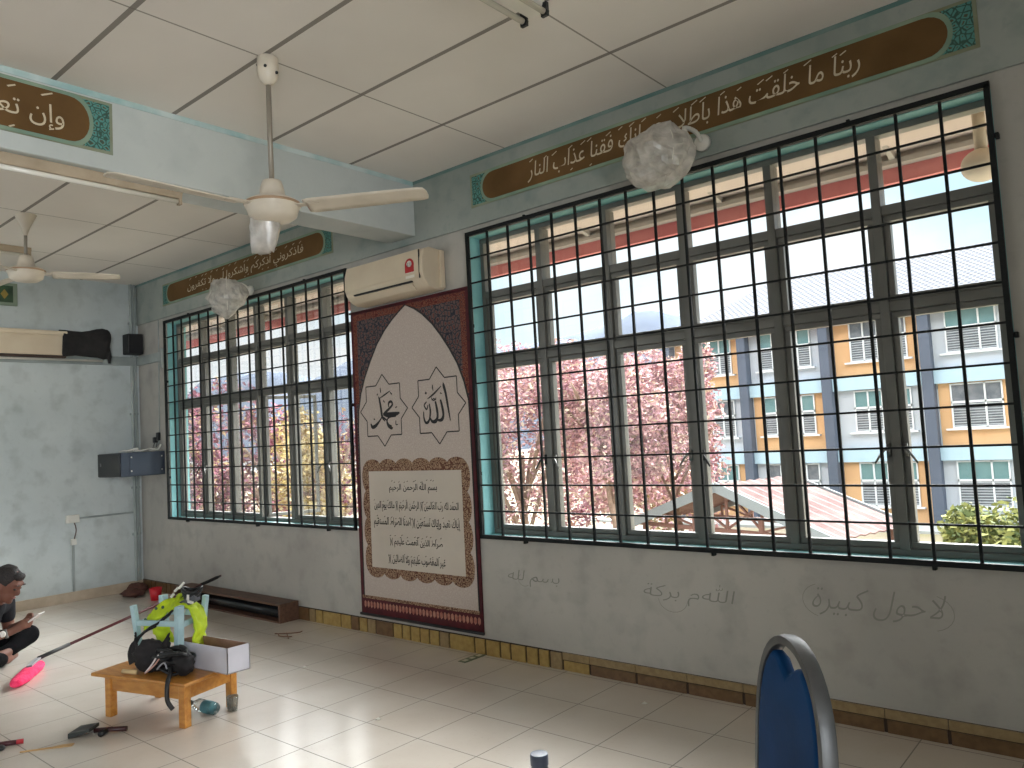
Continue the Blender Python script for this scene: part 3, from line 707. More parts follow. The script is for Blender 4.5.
tube_light(4.50, -2.90, -1.735, 1, 'single tube light fixed to the underside of the ceiling beam', tan_m, 2.93)
tube_light(1.08, -2.62, -1.40, 1, 'single tube light on the ceiling behind the short rod fan', tan_m)
tube_light(6.675, -2.40, -1.20, 2, 'twin tube light on the ceiling nearest the viewer')

# ------------------------------------------------------------------ back wall fittings
t = thing('projector_screen', (.1, -1.6, 2.53), 'cream rolled up projector screen case high on the end wall', 'projector screen')
mb = MB(); mb.box((.03, -3.1, 2.50), (.16, -.79, 2.735)); build('screen_case', mb, cream_m, t, bevel=.012)
mb = MB(); mb.box((.035, -3.1, 2.70), (.185, -.785, 2.745)); build('case_lip', mb, cream_m, t, bevel=.01)
mb = MB(); mb.box((.06, -3.1, 2.475), (.14, -.79, 2.50)); build('screen_slot', mb, mat('dark_brown_slot', (60, 44, 36), .6), t)
mb = MB(); mb.tube([(.10, -3.1, 2.462), (.10, -.42, 2.462)], .012, 8); build('weight_bar', mb, white_m, t, smooth=True)
# black cloth bunched over the end of the case
g = MB(); n = 22; rows_ = []
for i, yv in enumerate([-.83, -.78, -.70, -.62, -.55, -.48, -.42, -.385]):
    k = i / 7; R0 = .14 - .015 * math.sin(k * 5); ring_ = []
    for j in range(n):
        a = 2 * PI * j / n; rr = R0 * (1 + .10 * noise.noise(V((i * .7, math.cos(a) * 1.5, math.sin(a) * 1.5))))
        ring_.append(V((.115 + .72 * rr * math.cos(a), yv + .01 * math.sin(a * 3), 2.625 + .02 * k + rr * 1.02 * math.sin(a))))
    rows_.append(ring_)
g.add([p for r_ in rows_ for p in r_], [(i * n + j, i * n + (j + 1) % n, (i + 1) * n + (j + 1) % n, (i + 1) * n + j) for i in range(7) for j in range(n)] + [tuple(range(n)), tuple(7 * n + j for j in range(n))])
g.tube([(.17, -.40, 2.6), (.18, -.385, 2.5), (.17, -.38, 2.43)], [.03, .025, .012], 8)
dk = mat('black_cloth', (26, 25, 26), .9, c2=(40, 38, 38), scale=12, bump=.4)
cl = build('cloth_cover', g, dk, None, smooth=True, loc=(.1, -.6, 2.5)); tag(cl, 'black cloth wrapped around the end of the projector screen case', 'cloth')
mb = MB(); mb.box((.20, -.46, 2.615), (.212, -.395, 2.64)); build('white_tie', mb, white_m, cl, bevel=.003)
t = thing('wall_speaker', (.08, -.10, 2.53), 'small black speaker high in the room corner above the trunking', 'speaker')
mb = MB(); mb.box((.03, -.185, 2.545), (.17, -.02, 2.765)); build('cabinet', mb, black_m, t, bevel=.01)
mb = MB(); mb.box((.17, -.17, 2.56), (.178, -.035, 2.75)); build('front_mesh', mb, mat('speaker_cloth', (34, 34, 36), .95, bump=.3, bscale=300), t, bevel=.004)
mb = MB(); mb.box((0, -.11, 2.60), (.035, -.09, 2.70)); build('bracket', mb, black_m, t)
# network cabinet
t = thing('network_cabinet', (.3, -.22, 1.235), 'dark blue grey wall mounted network cabinet in the room corner', 'network cabinet')
navy = mat('cabinet_blue_grey', (62, 72, 86), .4, .2, c2=(54, 62, 76), scale=4)
mb = MB(); mb.box((.02, -.45, 1.235), (.57, -.004, 1.48)); build('cabinet_body', mb, navy, t, bevel=.004)
mb = MB(); mb.box((.03, -.462, 1.24), (.56, -.452, 1.475)); d_ = build('glass_door', mb, mat('smoked_glass', (10, 10, 12), .12), t, bevel=.002)
mb = MB(); mb.box((.10, -.468, 1.35), (.12, -.462, 1.38)); build('door_lock', mb, steel_m, d_)
mb = MB(); mb.box((.571, -.365, 1.25), (.576, -.02, 1.465)); pn = build('side_panel', mb, navy, t, bevel=.002)
for yy in (-.36 + .01, -.04):
    for zz in (1.29, 1.43): mb = MB(); mb.ball((.577, yy, zz), (.004, .008, .008), 8, 6); build('panel_screw', mb, white_m, pn, smooth=True)
mb = MB(); r_ = random.Random(4)
P = [(.40, -.40, 1.492), (.44, -.36, 1.50), (.42, -.30, 1.49), (.47, -.26, 1.51), (.45, -.2, 1.49), (.5, -.15, 1.505), (.48, -.1, 1.495), (.52, -.05, 1.50), (.53, -.025, 1.55)]
mb.tube(cr(P, 5), .008, 6); mb.tube(cr([(.5, -.38, 1.49), (.52, -.33, 1.505), (.49, -.27, 1.49), (.53, -.2, 1.50), (.5, -.12, 1.51), (.54, -.06, 1.495)], 5), .007, 6)
mb.tube(cr([(.36, -.30, 1.488), (.40, -.22, 1.50), (.46, -.24, 1.52), (.44, -.32, 1.50), (.40, -.30, 1.49)], 5), .009, 6)
tag(build('network_cable', mb, white_m, None, smooth=True, loc=(.45, -.2, 1.485)), 'tangled white cable lying on top of the network cabinet', 'cable')
def adaptor(x, z, h, lb):
    t = thing('plug_adaptor', (x, 0, z), lb, 'plug', 'plugs above the network cabinet')
    mb = MB(); mb.box((x - .02, -.035, z - h / 2), (x + .02, 0, z + h / 2)); build('plug_body', mb, black_m, t, bevel=.006)
    mb = MB(); mb.tube(cr([(x, -.02, z - h / 2), (x + .01, -.04, z - h / 2 - .04), (x + .02, -.05, z - h / 2 - .07)], 4), .004, 6); build('plug_lead', mb, black_m, t, smooth=True)
adaptor(.38, 1.60, .06, 'black plug on the wall above the network cabinet, lower of the pair'); adaptor(.46, 1.635, .085, 'taller black plug on the wall above the network cabinet, beside the window')
# trunking, conduits and socket
wcm = mat('painted_conduit', (160, 168, 166), .55, c2=(140, 148, 146), scale=5)
mb = MB(); mb.box((.001, -3.2, 2.43), (.03, -.036, 2.525))
tag(build('cable_trunking', mb, wcm, None, bevel=.004, loc=(0.01, -.5, 2.43)), 'painted cable trunking along the end wall under the projector screen case', 'trunking')
mb = MB(); mb.box((.001, -.035, 2.43), (.625, -.001, 2.525)); mb.box((.60, -.045, 2.35), (.632, -.001, 2.56))
tag(build('cable_trunking', mb, wcm, None, bevel=.004, loc=(0.3, -.01, 2.43)), 'short painted cable trunking between the room corner and the window', 'trunking')
for (xx_, yy_, rr, lb) in ((.022, -.045, .013, 'slimmer painted conduit pipe down the room corner'), (.03, -.088, .017, 'thicker painted conduit pipe down the room corner')):
    mb = MB(); mb.tube([(xx_, yy_, .10), (xx_, yy_, 2.43)], rr, 10); mb.tube([(xx_, yy_, 2.525), (xx_, yy_, H)], rr, 10)
    for z in (.6, 1.1, 1.9, 2.9): mb.box((0, yy_ - rr - .006, z - .012), (xx_ + rr * .3, yy_ + rr + .006, z + .012))
    tag(build('conduit_pipe', mb, wcm, None, smooth=False, loc=(xx_, yy_, .1)), lb, 'pipe')
mb = MB(); mb.tube(cr([(.50, -.006, 2.878), (.49, -.006, 2.4), (.47, -.006, 1.9), (.46, -.006, 1.62), (.44, -.012, 1.56), (.40, -.02, 1.54)], 5), .006, 6)
tag(build('wall_wire', mb, wcm, None, smooth=True, loc=(.48, 0, 1.6)), 'thin wire running down the wall beside the corner window', 'wire')
t = thing('wall_socket', (.02, -.71, .80), 'white double wall socket low on the end wall', 'socket')
mb = MB(); mb.box((0, -.775, .795), (.04, -.65, .875)); build('socket_box', mb, white_m, t, bevel=.005)
mb = MB(); mb.box((.04, -.755, .805), (.05, -.72, .835)); build('rocker_switch', mb, white_m, t, bevel=.002)
mb = MB(); mb.tube(cr([(.03, -.70, .80), (.05, -.69, .72), (.03, -.70, .64), (.02, -.70, .60)], 4), .006, 6); build('hanging_lead', mb, mat('socket_lead', (110, 96, 90), .6), t, smooth=True)
mb = MB(); mb.box((.0, -.73, .57), (.035, -.68, .63)); build('lower_box', mb, white_m, t, bevel=.004)
mb = MB(); mb.box((0, -.715, .10), (.018, -.695, .57)); mb.box((0, -.65, .825), (.016, -.09, .843)); tag(build('cable_duct', mb, wcm, None, bevel=.003, loc=(0, -.7, .1)), 'narrow painted cable duct feeding the low wall socket', 'cable duct')
# small framed sign at the edge of view
t = thing('framed_picture', (.012, -1.5, 3.0), 'small dark green framed picture above the projector screen', 'picture')
mb = MB(); mb.box((0, -2.05, 2.99), (.03, -1.185, 3.215)); build('picture_frame', mb, mat('aged_green_frame', (126, 140, 122), .5), t, bevel=.004)
mb = MB(); mb.box((.03, -2.02, 3.02), (.034, -1.225, 3.185)); build('picture_sheet', mb, mat('dark_green_print', (34, 58, 40), .5, c2=(52, 84, 56), scale=12), t)
mb = MB(); mb.add([V((.036, -1.335, 3.10)), V((.036, -1.30, 3.15)), V((.036, -1.265, 3.10)), V((.036, -1.30, 3.05))], [(0, 1, 2, 3)]); build('gold_motif', mb, mat('gold_print', (150, 128, 60), .5), t)

# ------------------------------------------------------------------ scribbled pencil marks on the wall below the window
def scribble(x0, x1, z0, z1, label, text, seed, arcs):
    t = thing('wall_scribble', ((x0 + x1) / 2, 0, z0), label, 'scribble')
    lettering('lettering', text, x0, x1, z0, z1, fW(.0012), scrib_m, t, slant=.3, weight=-.012)
    mb = MB(); f = fW(.001)
    for (cx, cz, r, a0, a1) in arcs: P = [(cx + r * math.cos(a0 + (a1 - a0) * k / 10), cz + r * .8 * math.sin(a0 + (a1 - a0) * k / 10)) for k in range(11)]; stroke(mb, P, .0025, f, .0006)
    build('pencil_arc', mb, scrib_m, t, fix=False)
scribble(7.25, 7.82, .50, .64, 'faint grey pencil scribble in brackets under the window by the blue chair', 'لاحول كبيرة', 1, [(7.30, .57, .10, 1.9, 4.4), (7.76, .56, .10, -1.3, 1.2)])
scribble(6.30, 6.84, .47, .60, 'faint grey looping pencil scribble midway under the window', 'اللهم بركة', 2, [(6.48, .50, .09, 3.2, 6.2)])
scribble(5.28, 5.70, .48, .58, 'fainter pencil scribble under the window beside the poster', 'بسم لله', 3, [(5.42, .52, .05, 2.2, 5.4)])

# ------------------------------------------------------------------ low table
U = V((.966, .259, 0)).normalized(); W = V((-.259, .966, 0)).normalized()
TF = V((4.64, -1.858, 0))                   # corner of the top nearest the viewer
def tb(a, b, z): return TF - U * a + W * b + V((0, 0, z))
def obox(mb, a0, a1, b0, b1, z0, z1):
    vs = [tb(a, b, z) for z in (z0, z1) for b in (b0, b1) for a in (a0, a1)]
    mb.add(vs, [(0, 2, 3, 1), (4, 5, 7, 6), (0, 1, 5, 4), (2, 6, 7, 3), (0, 4, 6, 2), (1, 3, 7, 5)])
TL, TWd, TZ = .73, .46, .25
t = thing('low_table', tb(TL / 2, TWd / 2, 0), 'low varnished orange brown wooden table on the tiled floor', 'table')
mb = MB(); obox(mb, 0, TL, 0, TWd, TZ - .02, TZ); build('table_top', mb, tablewood_m, t, bevel=.006)
for a in (.055, TL - .10):
    for b in (.045, TWd - .09): mb = MB(); obox(mb, a, a + .045, b, b + .045, 0, TZ - .021); build('leg', mb, tablewood_m, t, bevel=.004)
for q in ((.10, TL - .10, .055, .073), (.10, TL - .10, TWd - .073, TWd - .055)): mb = MB(); obox(mb, q[0], q[1], q[2], q[3], TZ - .105, TZ - .021); build('apron', mb, tablewood_m, t, bevel=.002)
for q in ((.062, .080, .09, TWd - .09), (TL - .080, TL - .062, .09, TWd - .09)): mb = MB(); obox(mb, q[0], q[1], q[2], q[3], TZ - .105, TZ - .021); build('apron', mb, tablewood_m, t, bevel=.002)

# white open box
t = thing('cardboard_box', (4.45, -1.62, TZ), 'long open white cardboard box with brown inside on the low table', 'box')
bw = mat('box_white_card', (206, 204, 214), .6, c2=(190, 188, 196), scale=4); bb = mat('box_brown_card', (150, 118, 98), .8, c2=(132, 100, 82), scale=10)
A = V((4.700, -1.650, TZ)); e1 = V((-.985, -.12, 0)).normalized(); e2 = V((.0, 1, 0)) * .135; e1 = e1 * .46; hh = V((0, 0, .138)); th = .005
def panel(p, q, up, inward, m, nm):
    mb = MB(); vs = [p, q, q + up, p + up]; vs += [v_ + inward for v_ in vs]
    mb.add(vs, [(0, 1, 2, 3), (7, 6, 5, 4), (0, 4, 5, 1), (1, 5, 6, 2), (2, 6, 7, 3), (3, 7, 4, 0)]); return build(nm, mb, m, t)
n1 = e1.normalized(); n2 = V((0, 1, 0))
z0_ = V((0, 0, .001))
for p, q, inn in ((A, A + e1, n2), (A + e2, A + e1 + e2, -n2), (A, A + e2, n1), (A + e1, A + e1 + e2, -n1)):
    panel(p + z0_, q + z0_, hh, inn * .003, bw, 'side_wall'); panel(p + inn * .0032 + z0_, q + inn * .0032 + z0_, hh, inn * .002, bb, 'inner_lining')
mb = MB(); vs = [A, A + e1, A + e1 + e2, A + e2]; mb.add([v_ + V((0, 0, .002)) for v_ in vs] + [v_ + V((0, 0, .006)) for v_ in vs], [(0, 1, 2, 3), (7, 6, 5, 4), (0, 4, 5, 1), (1, 5, 6, 2), (2, 6, 7, 3), (3, 7, 4, 0)]); build('box_bottom', mb, bb, t)

# upturned stool on the table
blue = mat('pale_blue_paint', (172, 200, 206), .5, c2=(156, 184, 190), scale=10)
t = thing('upturned_stool', (4.12, -1.70, TZ), 'pale blue painted wooden stool standing upside down on the low table', 'stool')
tips = [V((4.075, -1.865, .60)), V((4.375, -1.745, .60)), V((4.205, -1.500, .60)), V((3.93, -1.625, .60))]
cs = sum(tips, V()) / 4; feet = [cs + (p - cs) * .80 for p in tips]; feet = [V((p.x, p.y, TZ + .018)) for p in feet]
sx_ = (tips[1] - tips[0]).normalized(); sx_.z = 0; sx_.normalize()
mb = MB(); vs = []
for z in (TZ, TZ + .02):
    for p in feet: q = cs + (V((p.x, p.y, 0)) - V((cs.x, cs.y, 0))) * 1.22; vs.append(V((q.x, q.y, z)))
mb.add(vs, [(0, 1, 2, 3), (7, 6, 5, 4), (0, 4, 5, 1), (1, 5, 6, 2), (2, 6, 7, 3), (3, 7, 4, 0)]); build('seat', mb, blue, t, bevel=.004)
for k in range(4):
    mb = MB(); mb.bar(feet[k], tips[k], .050 if k in (1, 3) else .030, .028, sx_); build('leg', mb, blue, t, bevel=.003)
for k in range(4):
    p = feet[k].lerp(tips[k], .70 if k % 2 == 0 else .66); q = feet[(k + 1) % 4].lerp(tips[(k + 1) % 4], .70 if k % 2 == 0 else .66)
    mb = MB(); mb.bar(p, q, .018, .030); build('stretcher', mb, blue, t, bevel=.002)

# hi-vis vest draped over the stool
hv = mat('hi_vis_yellow', (206, 228, 40), .7, c2=(176, 200, 34), scale=9, bump=.3, bscale=60)
def ribbon(name, path, wv, m, parent=None, thick=.008, sag=.012, nw=7, loc=None, seed=0):
    g = MB(); P = cr([tuple(p) for p in path], 6); n = nw; rows_ = []
    for i, p in enumerate(P):
        w = V(wv[0]).lerp(V(wv[1]), i / (len(P) - 1))
        rows_.append([V(p) + w * ((j / (n - 1)) - .5) + V((noise.noise(V((i * .35, j * .8, seed))), noise.noise(V((i * .3, j * .7, seed + 9))), noise.noise(V((i * .4, j * .9, seed + 4))))) * sag for j in range(n)])
    g.add([q for r_ in rows_ for q in r_], [(i * n + j, i * n + j + 1, (i + 1) * n + j + 1, (i + 1) * n + j) for i in range(len(P) - 1) for j in range(n - 1)])
    return build(name, g, m, parent, thick=thick, smooth=True, loc=loc)
t = thing('safety_vest', (4.15, -1.62, .5), 'fluorescent yellow safety vest draped over the upturned stool', 'vest')
ribbon('vest_front', [(4.10, -1.80, .49), (4.13, -1.76, .535), (4.17, -1.70, .575), (4.20, -1.66, .595)], ((-.05, .05, .075), (-.07, .07, .06)), hv, t, .014, .02)
ribbon('vest_back', [(4.20, -1.66, .598), (4.25, -1.60, .56), (4.29, -1.585, .48), (4.30, -1.59, .40), (4.31, -1.60, .31)], ((-.08, .09, .01), (-.09, .13, .0)), hv, t, .012, .02, seed=3)
ribbon('vest_side', [(4.10, -1.74, .47), (4.12, -1.72, .42), (4.15, -1.71, .37)], ((.11, .05, .0), (.11, .05, .0)), hv, t, .010, .015, seed=5)
mb = MB()
for (x, y, z) in ((4.115, -1.805, .515), (4.18, -1.735, .577), (4.15, -1.76, .572)): mb.ball((x + .008, y - .015, z), .009, 8, 6)
build('vest_button', mb, mat('vest_button_green', (60, 92, 70), .5), t, smooth=True)

# black sling bag hanging from the stool
bk = mat('bag_black_fabric', (20, 18, 20), .85, c2=(34, 30, 32), scale=14, bump=.4)
t = thing('sling_bag', (4.20, -1.85, TZ), 'black fabric sling bag hanging off the upturned stool leg', 'bag')
ribbon('strap', [(4.26, -1.74, .55), (4.23, -1.80, .50), (4.165, -1.86, .45), (4.135, -1.90, .38), (4.15, -1.90, .30)], ((.03, .015, .034), (.05, .025, .03)), bk, t, .012, .006)
g = MB(); g.ball((4.245, -1.845, .335), (.11, .06, .088), 20, 14, Matrix.Rotation(.4, 4, 'Z'), .16, 4, 2.4); build('bag_body', g, bk, t, smooth=True)
ribbon('bag_flap', [(4.165, -1.895, .42), (4.19, -1.895, .35), (4.25, -1.87, .335), (4.315, -1.82, .37), (4.345, -1.79, .43)], ((.0, .0, .10), (.0, .0, .07)), bk, t, .012, .01, seed=8)
ribbon('pale_pocket', [(4.20, -1.86, .41), (4.225, -1.85, .38), (4.25, -1.84, .345)], ((.035, .015, .0), (.03, .015, 0)), mat('grey_pocket', (130, 140, 136), .8), t, .006, .006, seed=2)

# cable bundle on the table, one end hanging over the edge
cm = mat('black_cable_rubber', (20, 20, 22), .5); 
t = thing('cable_bundle', (4.42, -1.84, TZ), 'tangled heap of black cables on the low table with an end hanging down', 'cable bundle')
rc = random.Random(12)
for k in range(12):
    c = V((4.395 + rc.uniform(-.03, .03), -1.80 + rc.uniform(-.02, .02), TZ + .028 + k * .009)); rr = rc.uniform(.07, .118); ph = rc.uniform(0, 6.28); P = []
    for i in range(17):
        a = ph + i * 2 * PI / 13; P.append((c.x + rr * 1.15 * math.cos(a) + rc.uniform(-.008, .008), c.y + rr * .52 * math.sin(a) + .26 * rr * math.cos(a), c.z + .012 * math.sin(a * 2 + k) + rc.uniform(-.006, .006)))
    mb = MB(); mb.tube(cr(P, 4), .0085, 7); build('cable_loop', mb, cm, t, smooth=True)
g = MB(); g.ball((4.465, -1.775, TZ + .062), (.085, .05, .062), 16, 12, None, .12, 6, 2.5); build('black_pouch', g, bk, t, smooth=True)
mb = MB(); mb.tube(cr([(4.46, -1.84, TZ + .05), (4.50, -1.865, TZ + .03), (4.532, -1.892, TZ + .01), (4.545, -1.905, TZ - .03), (4.55, -1.905, TZ - .09), (4.575, -1.89, TZ - .13)], 5), [.012] * 26, 8); build('hanging_end', mb, cm, t, smooth=True)
for k, (c1_, P) in enumerate((((206, 160, 150), [(4.28, -1.90, TZ + .01), (4.33, -1.875, TZ + .05), (4.38, -1.86, TZ + .10), (4.41, -1.85, TZ + .125)]), ((222, 214, 216), [(4.275, -1.895, TZ + .012), (4.325, -1.880, TZ + .06), (4.36, -1.87, TZ + .10), (4.40, -1.845, TZ + .14)]), ((150, 152, 160), [(4.36, -1.87, TZ + .035), (4.40, -1.868, TZ + .065), (4.44, -1.865, TZ + .08), (4.455, -1.86, TZ + .05)]))):
    mb = MB(); mb.tube(cr(P, 5), .0045, 6); build('thin_lead', mb, mat('thin_lead_%d' % k, c1_, .5), t, smooth=True)
# drill-like tool with white plugs among the legs
t = thing('extension_lead', (4.27, -1.60, .50), 'black coiled extension lead with white plugs resting on the upturned stool', 'extension lead')
for k in range(4):
    rr = .05 + .007 * k; P = [(4.235 + rr * math.cos(a) * 1.0, -1.60 + rr * .7 * math.sin(a), .60 + .018 * k + .012 * math.sin(2 * a)) for a in [i * PI / 6 + k for i in range(13)]]
    mb = MB(); mb.tube(cr(P, 3), .009, 7); build('cable_coil', mb, cm, t, smooth=True)
mb = MB(); mb.bar((4.22, -1.65, .575), (4.30, -1.60, .615), .05, .04); build('socket_block', mb, mat('dark_grey_block', (84, 86, 92), .5), t, bevel=.006)
for p, q in (((4.20, -1.66, .665), (4.225, -1.64, .70)), ((4.15, -1.66, .645), (4.175, -1.65, .668)), ((4.145, -1.68, .615), (4.16, -1.67, .635)), ((4.27, -1.64, .635), (4.285, -1.65, .605)), ((4.285, -1.65, .60), (4.315, -1.635, .59)), ((4.235, -1.655, .53), (4.26, -1.66, .548))):
    mb = MB(); mb.bar(p, q, .014, .014); build('white_plug', mb, white_m, t, bevel=.003)
mb = MB(); mb.tube([(4.135, -1.955, TZ + .014), (4.225, -1.92, TZ + .014)], [.012, .013], 10)
tag(build('wooden_dowel', mb, mat('pale_dowel_wood', (206, 178, 132), .6), None, smooth=True, loc=(4.18, -1.93, TZ)), 'short pale wooden dowel lying on the low table', 'dowel')

# bottle under the table
t = thing('plastic_bottle', (4.4, -1.62, .0), 'clear plastic bottle with teal label lying on the floor behind the table', 'bottle')
dr = V((.31, .035, 0)).normalized(); Mb = Matrix.Translation((4.30, -1.655, .036)) @ dr.to_track_quat('Z', 'Y').to_matrix().to_4x4()
mb = MB(); mb.lathe([(.012, -.005), (.013, .02), (.022, .045), (.034, .07), (.034, .215), (.030, .225), (.0, .22)], (0, 0, 0), 18, Mb); mb.v = [tuple(q) for q in mb.v]
cpm = glass_material('clear_bottle_plastic', (244, 250, 250), .3, .7); build('bottle_body', mb, cpm, t, smooth=True)
mb = MB(); mb.lathe([(.0345, .13), (.0352, .135), (.0352, .185), (.0345, .19)], (0, 0, 0), 18, Mb); build('bottle_label', mb, mat('bottle_label_teal', (70, 120, 130), .5), t, smooth=True)
mb = MB(); mb.lathe([(.0, -.022), (.0145, -.02), (.0145, .002), (.0, .004)], (0, 0, 0), 14, Mb); build('bottle_cap', mb, mat('bottle_cap_dark', (50, 60, 66), .5), t, smooth=True)
t = thing('drinking_glass', (4.535, -1.53, 0), 'small clear plastic cup on the floor by the back table leg', 'cup')
mb = MB(); mb.lathe([(.0, .0), (.026, .0), (.033, .08), (.031, .08), (.0245, .004), (0, .004)], (4.535, -1.535, .0), 18); build('cup_wall', mb, cpm, t, smooth=True)

# ------------------------------------------------------------------ mop
pink = mat('pink_microfibre', (240, 40, 96), .9, c2=(255, 70, 120), scale=30, bump=.6, bscale=80)
t = thing('flat_mop', (2.6, -1.95, 0), 'pink flat mop with a dark red pole leaning against the window wall', 'mop')
a = V((2.90, -2.11, .03)); b = V((2.46, -1.82, .03)); dm = (b - a).normalized(); nm_ = V((-dm.y, dm.x, 0)); g = MB()
secs = []; n = 16
for i in range(15):
    k = i / 14; c = a.lerp(b, k); w = .058 * (1 - (abs(k - .5) * 2) ** 4 * .55); hz = .034 * (1 - (abs(k - .5) * 2) ** 4 * .5)
    secs.append([c + nm_ * (w * math.cos(2 * PI * j / n) * (1 + .12 * noise.noise(V((i, j * .9, 0))))) + V((0, 0, max(-.028, hz * math.sin(2 * PI * j / n) * (1 + .2 * noise.noise(V((i * .8, j, 3))))))) for j in range(n)])
g.add([p for s_ in secs for p in s_], [(i * n + j, i * n + (j + 1) % n, (i + 1) * n + (j + 1) % n, (i + 1) * n + j) for i in range(14) for j in range(n)] + [tuple(range(n)), tuple(14 * n + j for j in range(n))])
build('mop_head', g, pink, t, smooth=True)
polem = mat('dark_red_pole', (78, 26, 32), .35)
PB = V((2.46, -1.83, .065)); PT = V((1.655, -.014, .262))
mb = MB(); mb.tube([PB.lerp(PT, .10), PT], .0115, 8); pl = build('pole', mb, polem, t, smooth=True)
mb = MB(); mb.tube([PB.lerp(PT, .0), PB.lerp(PT, .13)], .0145, 8); build('lower_sleeve', mb, black_m, t, smooth=True)
mb = MB(); mb.tube([PT.lerp(PB, .0), PT.lerp(PB, .03), PT.lerp(PB, .14)], [.009, .0155, .0155], 8); build('grip', mb, black_m, pl, smooth=True)
mb = MB(); mb.bar(a.lerp(b, .55) + V((0, 0, .04)), PB, .035, .012); build('mop_joint', mb, mat('grey_joint', (150, 150, 156), .4), t, bevel=.003)

# ------------------------------------------------------------------ low bench shelf against the window wall
t = thing('low_shelf_box', (2.1, -.11, 0), 'long low dark brown open shelf box on the floor against the wall', 'shelf')
x0, x1, y0, y1, h = 1.10, 2.93, -.20, -.016, .155
for nm, q in (('top_board', (x0, y0, h - .016, x1, y1, h)), ('bottom_board', (x0, y0, 0, x1, y1, .014)), ('back_board', (x0, y1 - .01, .014, x1, y1, h - .016)), ('end_board', (x1 - .022, y0, .014, x1, y1 - .01, h - .016)), ('end_board', (x0, y0, .014, x0 + .022, y1 - .01, h - .016))):
    mb = MB(); mb.box(q[:3], q[3:]); build(nm, mb, darkwood_m, t, bevel=.002)
mb = MB(); mb.tube([(x0 + .06, -.115, .066), (x1 - .03, -.115, .066)], .047, 20)
o = build('black_tube', mb, mat('glossy_black_tube', (22, 24, 27), .25), None, smooth=True, loc=(2.0, -.115, .05)); tag(o, 'long glossy black tube lying inside the low brown shelf box', 'tube')
# brown cloth heap and red cup in the corner
rag = mat('brown_rag', (78, 46, 40), .9, c2=(100, 62, 50), scale=16, bump=.5)
mb = MB(); mb.ball((.17, -.14, .04), (.13, .09, .055), 20, 12, None, .25, 3, 3); mb.ball((.33, -.26, .03), (.16, .09, .04), 16, 10, None, .25, 7, 3)
mb.v = [(x, y, max(z, .001)) for x, y, z in mb.v]
tag(build('cloth_heap', mb, rag, None, smooth=True, loc=(.22, -.18, 0)), 'heap of brown cloth rags on the floor in the room corner', 'cloth')
mb = MB(); mb.lathe([(.0, .0), (.045, .0), (.062, .12), (.058, .12), (.042, .006), (0, .006)], (.80, -.24, 0), 20)
tag(build('red_bucket', mb, mat('red_plastic', (206, 34, 48), .4), None, smooth=True, loc=(.80, -.24, 0)), 'small red plastic tub on the floor between the rags and the shelf box', 'tub')

# ------------------------------------------------------------------ tools on the floor
t = thing('paint_scraper', (4.26, -2.10, 0), 'wide dark bladed scraper on the floor beside the low table', 'scraper')
p0, p1 = V((4.105, -2.165, .0)), V((4.215, -2.16, .0)); ax_ = V((.72, .60, 0)).normalized(); nx_ = V((-.60, .72, 0))
c = V((4.165, -2.165, .012)); mb = MB()
mb.add([c + ax_ * a_ + nx_ * b_ + V((0, 0, z)) for (a_, b_, z) in ((-.055, -.07, -.010), (-.055, .06, -.010), (.05, .05, .012), (.05, -.055, .012), (-.055, -.07, .016), (-.055, .06, .016), (.05, .05, .030), (.05, -.055, .030))], [(0, 1, 2, 3), (7, 6, 5, 4), (0, 4, 5, 1), (1, 5, 6, 2), (2, 6, 7, 3), (3, 7, 4, 0)])
build('scraper_blade', mb, mat('dark_blade', (28, 32, 32), .5, c2=(62, 66, 64), scale=9), t, bevel=.002)
mb = MB(); mb.tube([c + ax_ * .05 + V((0, 0, .004)), c + ax_ * .10 + V((0, 0, .006)), c + ax_ * .22 + V((0, 0, .006))], [.013, .012, .013], 8); build('scraper_handle', mb, mat('dark_red_handle', (54, 24, 26), .45), t, smooth=True)
mb = MB(); mb.tube([c + ax_ * .12 + nx_ * .01 + V((0, 0, .004)), c + ax_ * .11 - nx_ * .06 + V((0, 0, .002))], [.013, .015], 8); build('clamp_knob', mb, black_m, t, smooth=True)
t = thing('wooden_spatula', (4.2, -2.38, 0), 'thin pale wooden spatula lying between the scraper and the dark tool', 'spatula')
tn = mat('tan_spatula', (202, 166, 116), .6, c2=(186, 148, 98), scale=10)
mb = MB(); mb.bar((4.145, -2.463, .004), (4.225, -2.345, .004), .008, .006); build('spatula_handle', mb, tn, t, bevel=.001)
mb = MB(); a = V((4.22, -2.35, .003)); d = V((.50, .86, 0)).normalized(); n_ = V((-d.y, d.x, 0)); mb.prism([(0, -.006), (.045, -.018), (.10, -.022), (.105, .012), (.05, .018), (0, .006)], lambda p, q: a + d * p + n_ * q - V((0, 0, .002)), lambda p, q: a + d * p + n_ * q + V((0, 0, .002))); build('spatula_blade', mb, tn, t)
t = thing('filling_knife', (4.0, -2.48, 0), 'dark tool with a red tipped handle at the edge of the floor tiles', 'hand tool')
mb = MB(); mb.tube([(3.93, -2.55, .014), (3.975, -2.475, .014), (4.005, -2.43, .014)], [.012, .013, .012], 8); build('tool_handle', mb, mat('maroon_handle', (70, 22, 30), .4), t, smooth=True)
mb = MB(); mb.tube([(4.003, -2.433, .014), (4.018, -2.408, .014)], .0125, 8); build('red_tip', mb, mat('tip_red', (180, 40, 50), .4), t, smooth=True)
mb = MB(); mb.ball((4.02, -2.51, .014), (.03, .02, .013), 10, 8); mb.bar((3.95, -2.60, .008), (4.0, -2.53, .010), .05, .006); build('tool_head', mb, black_m, t, smooth=True)
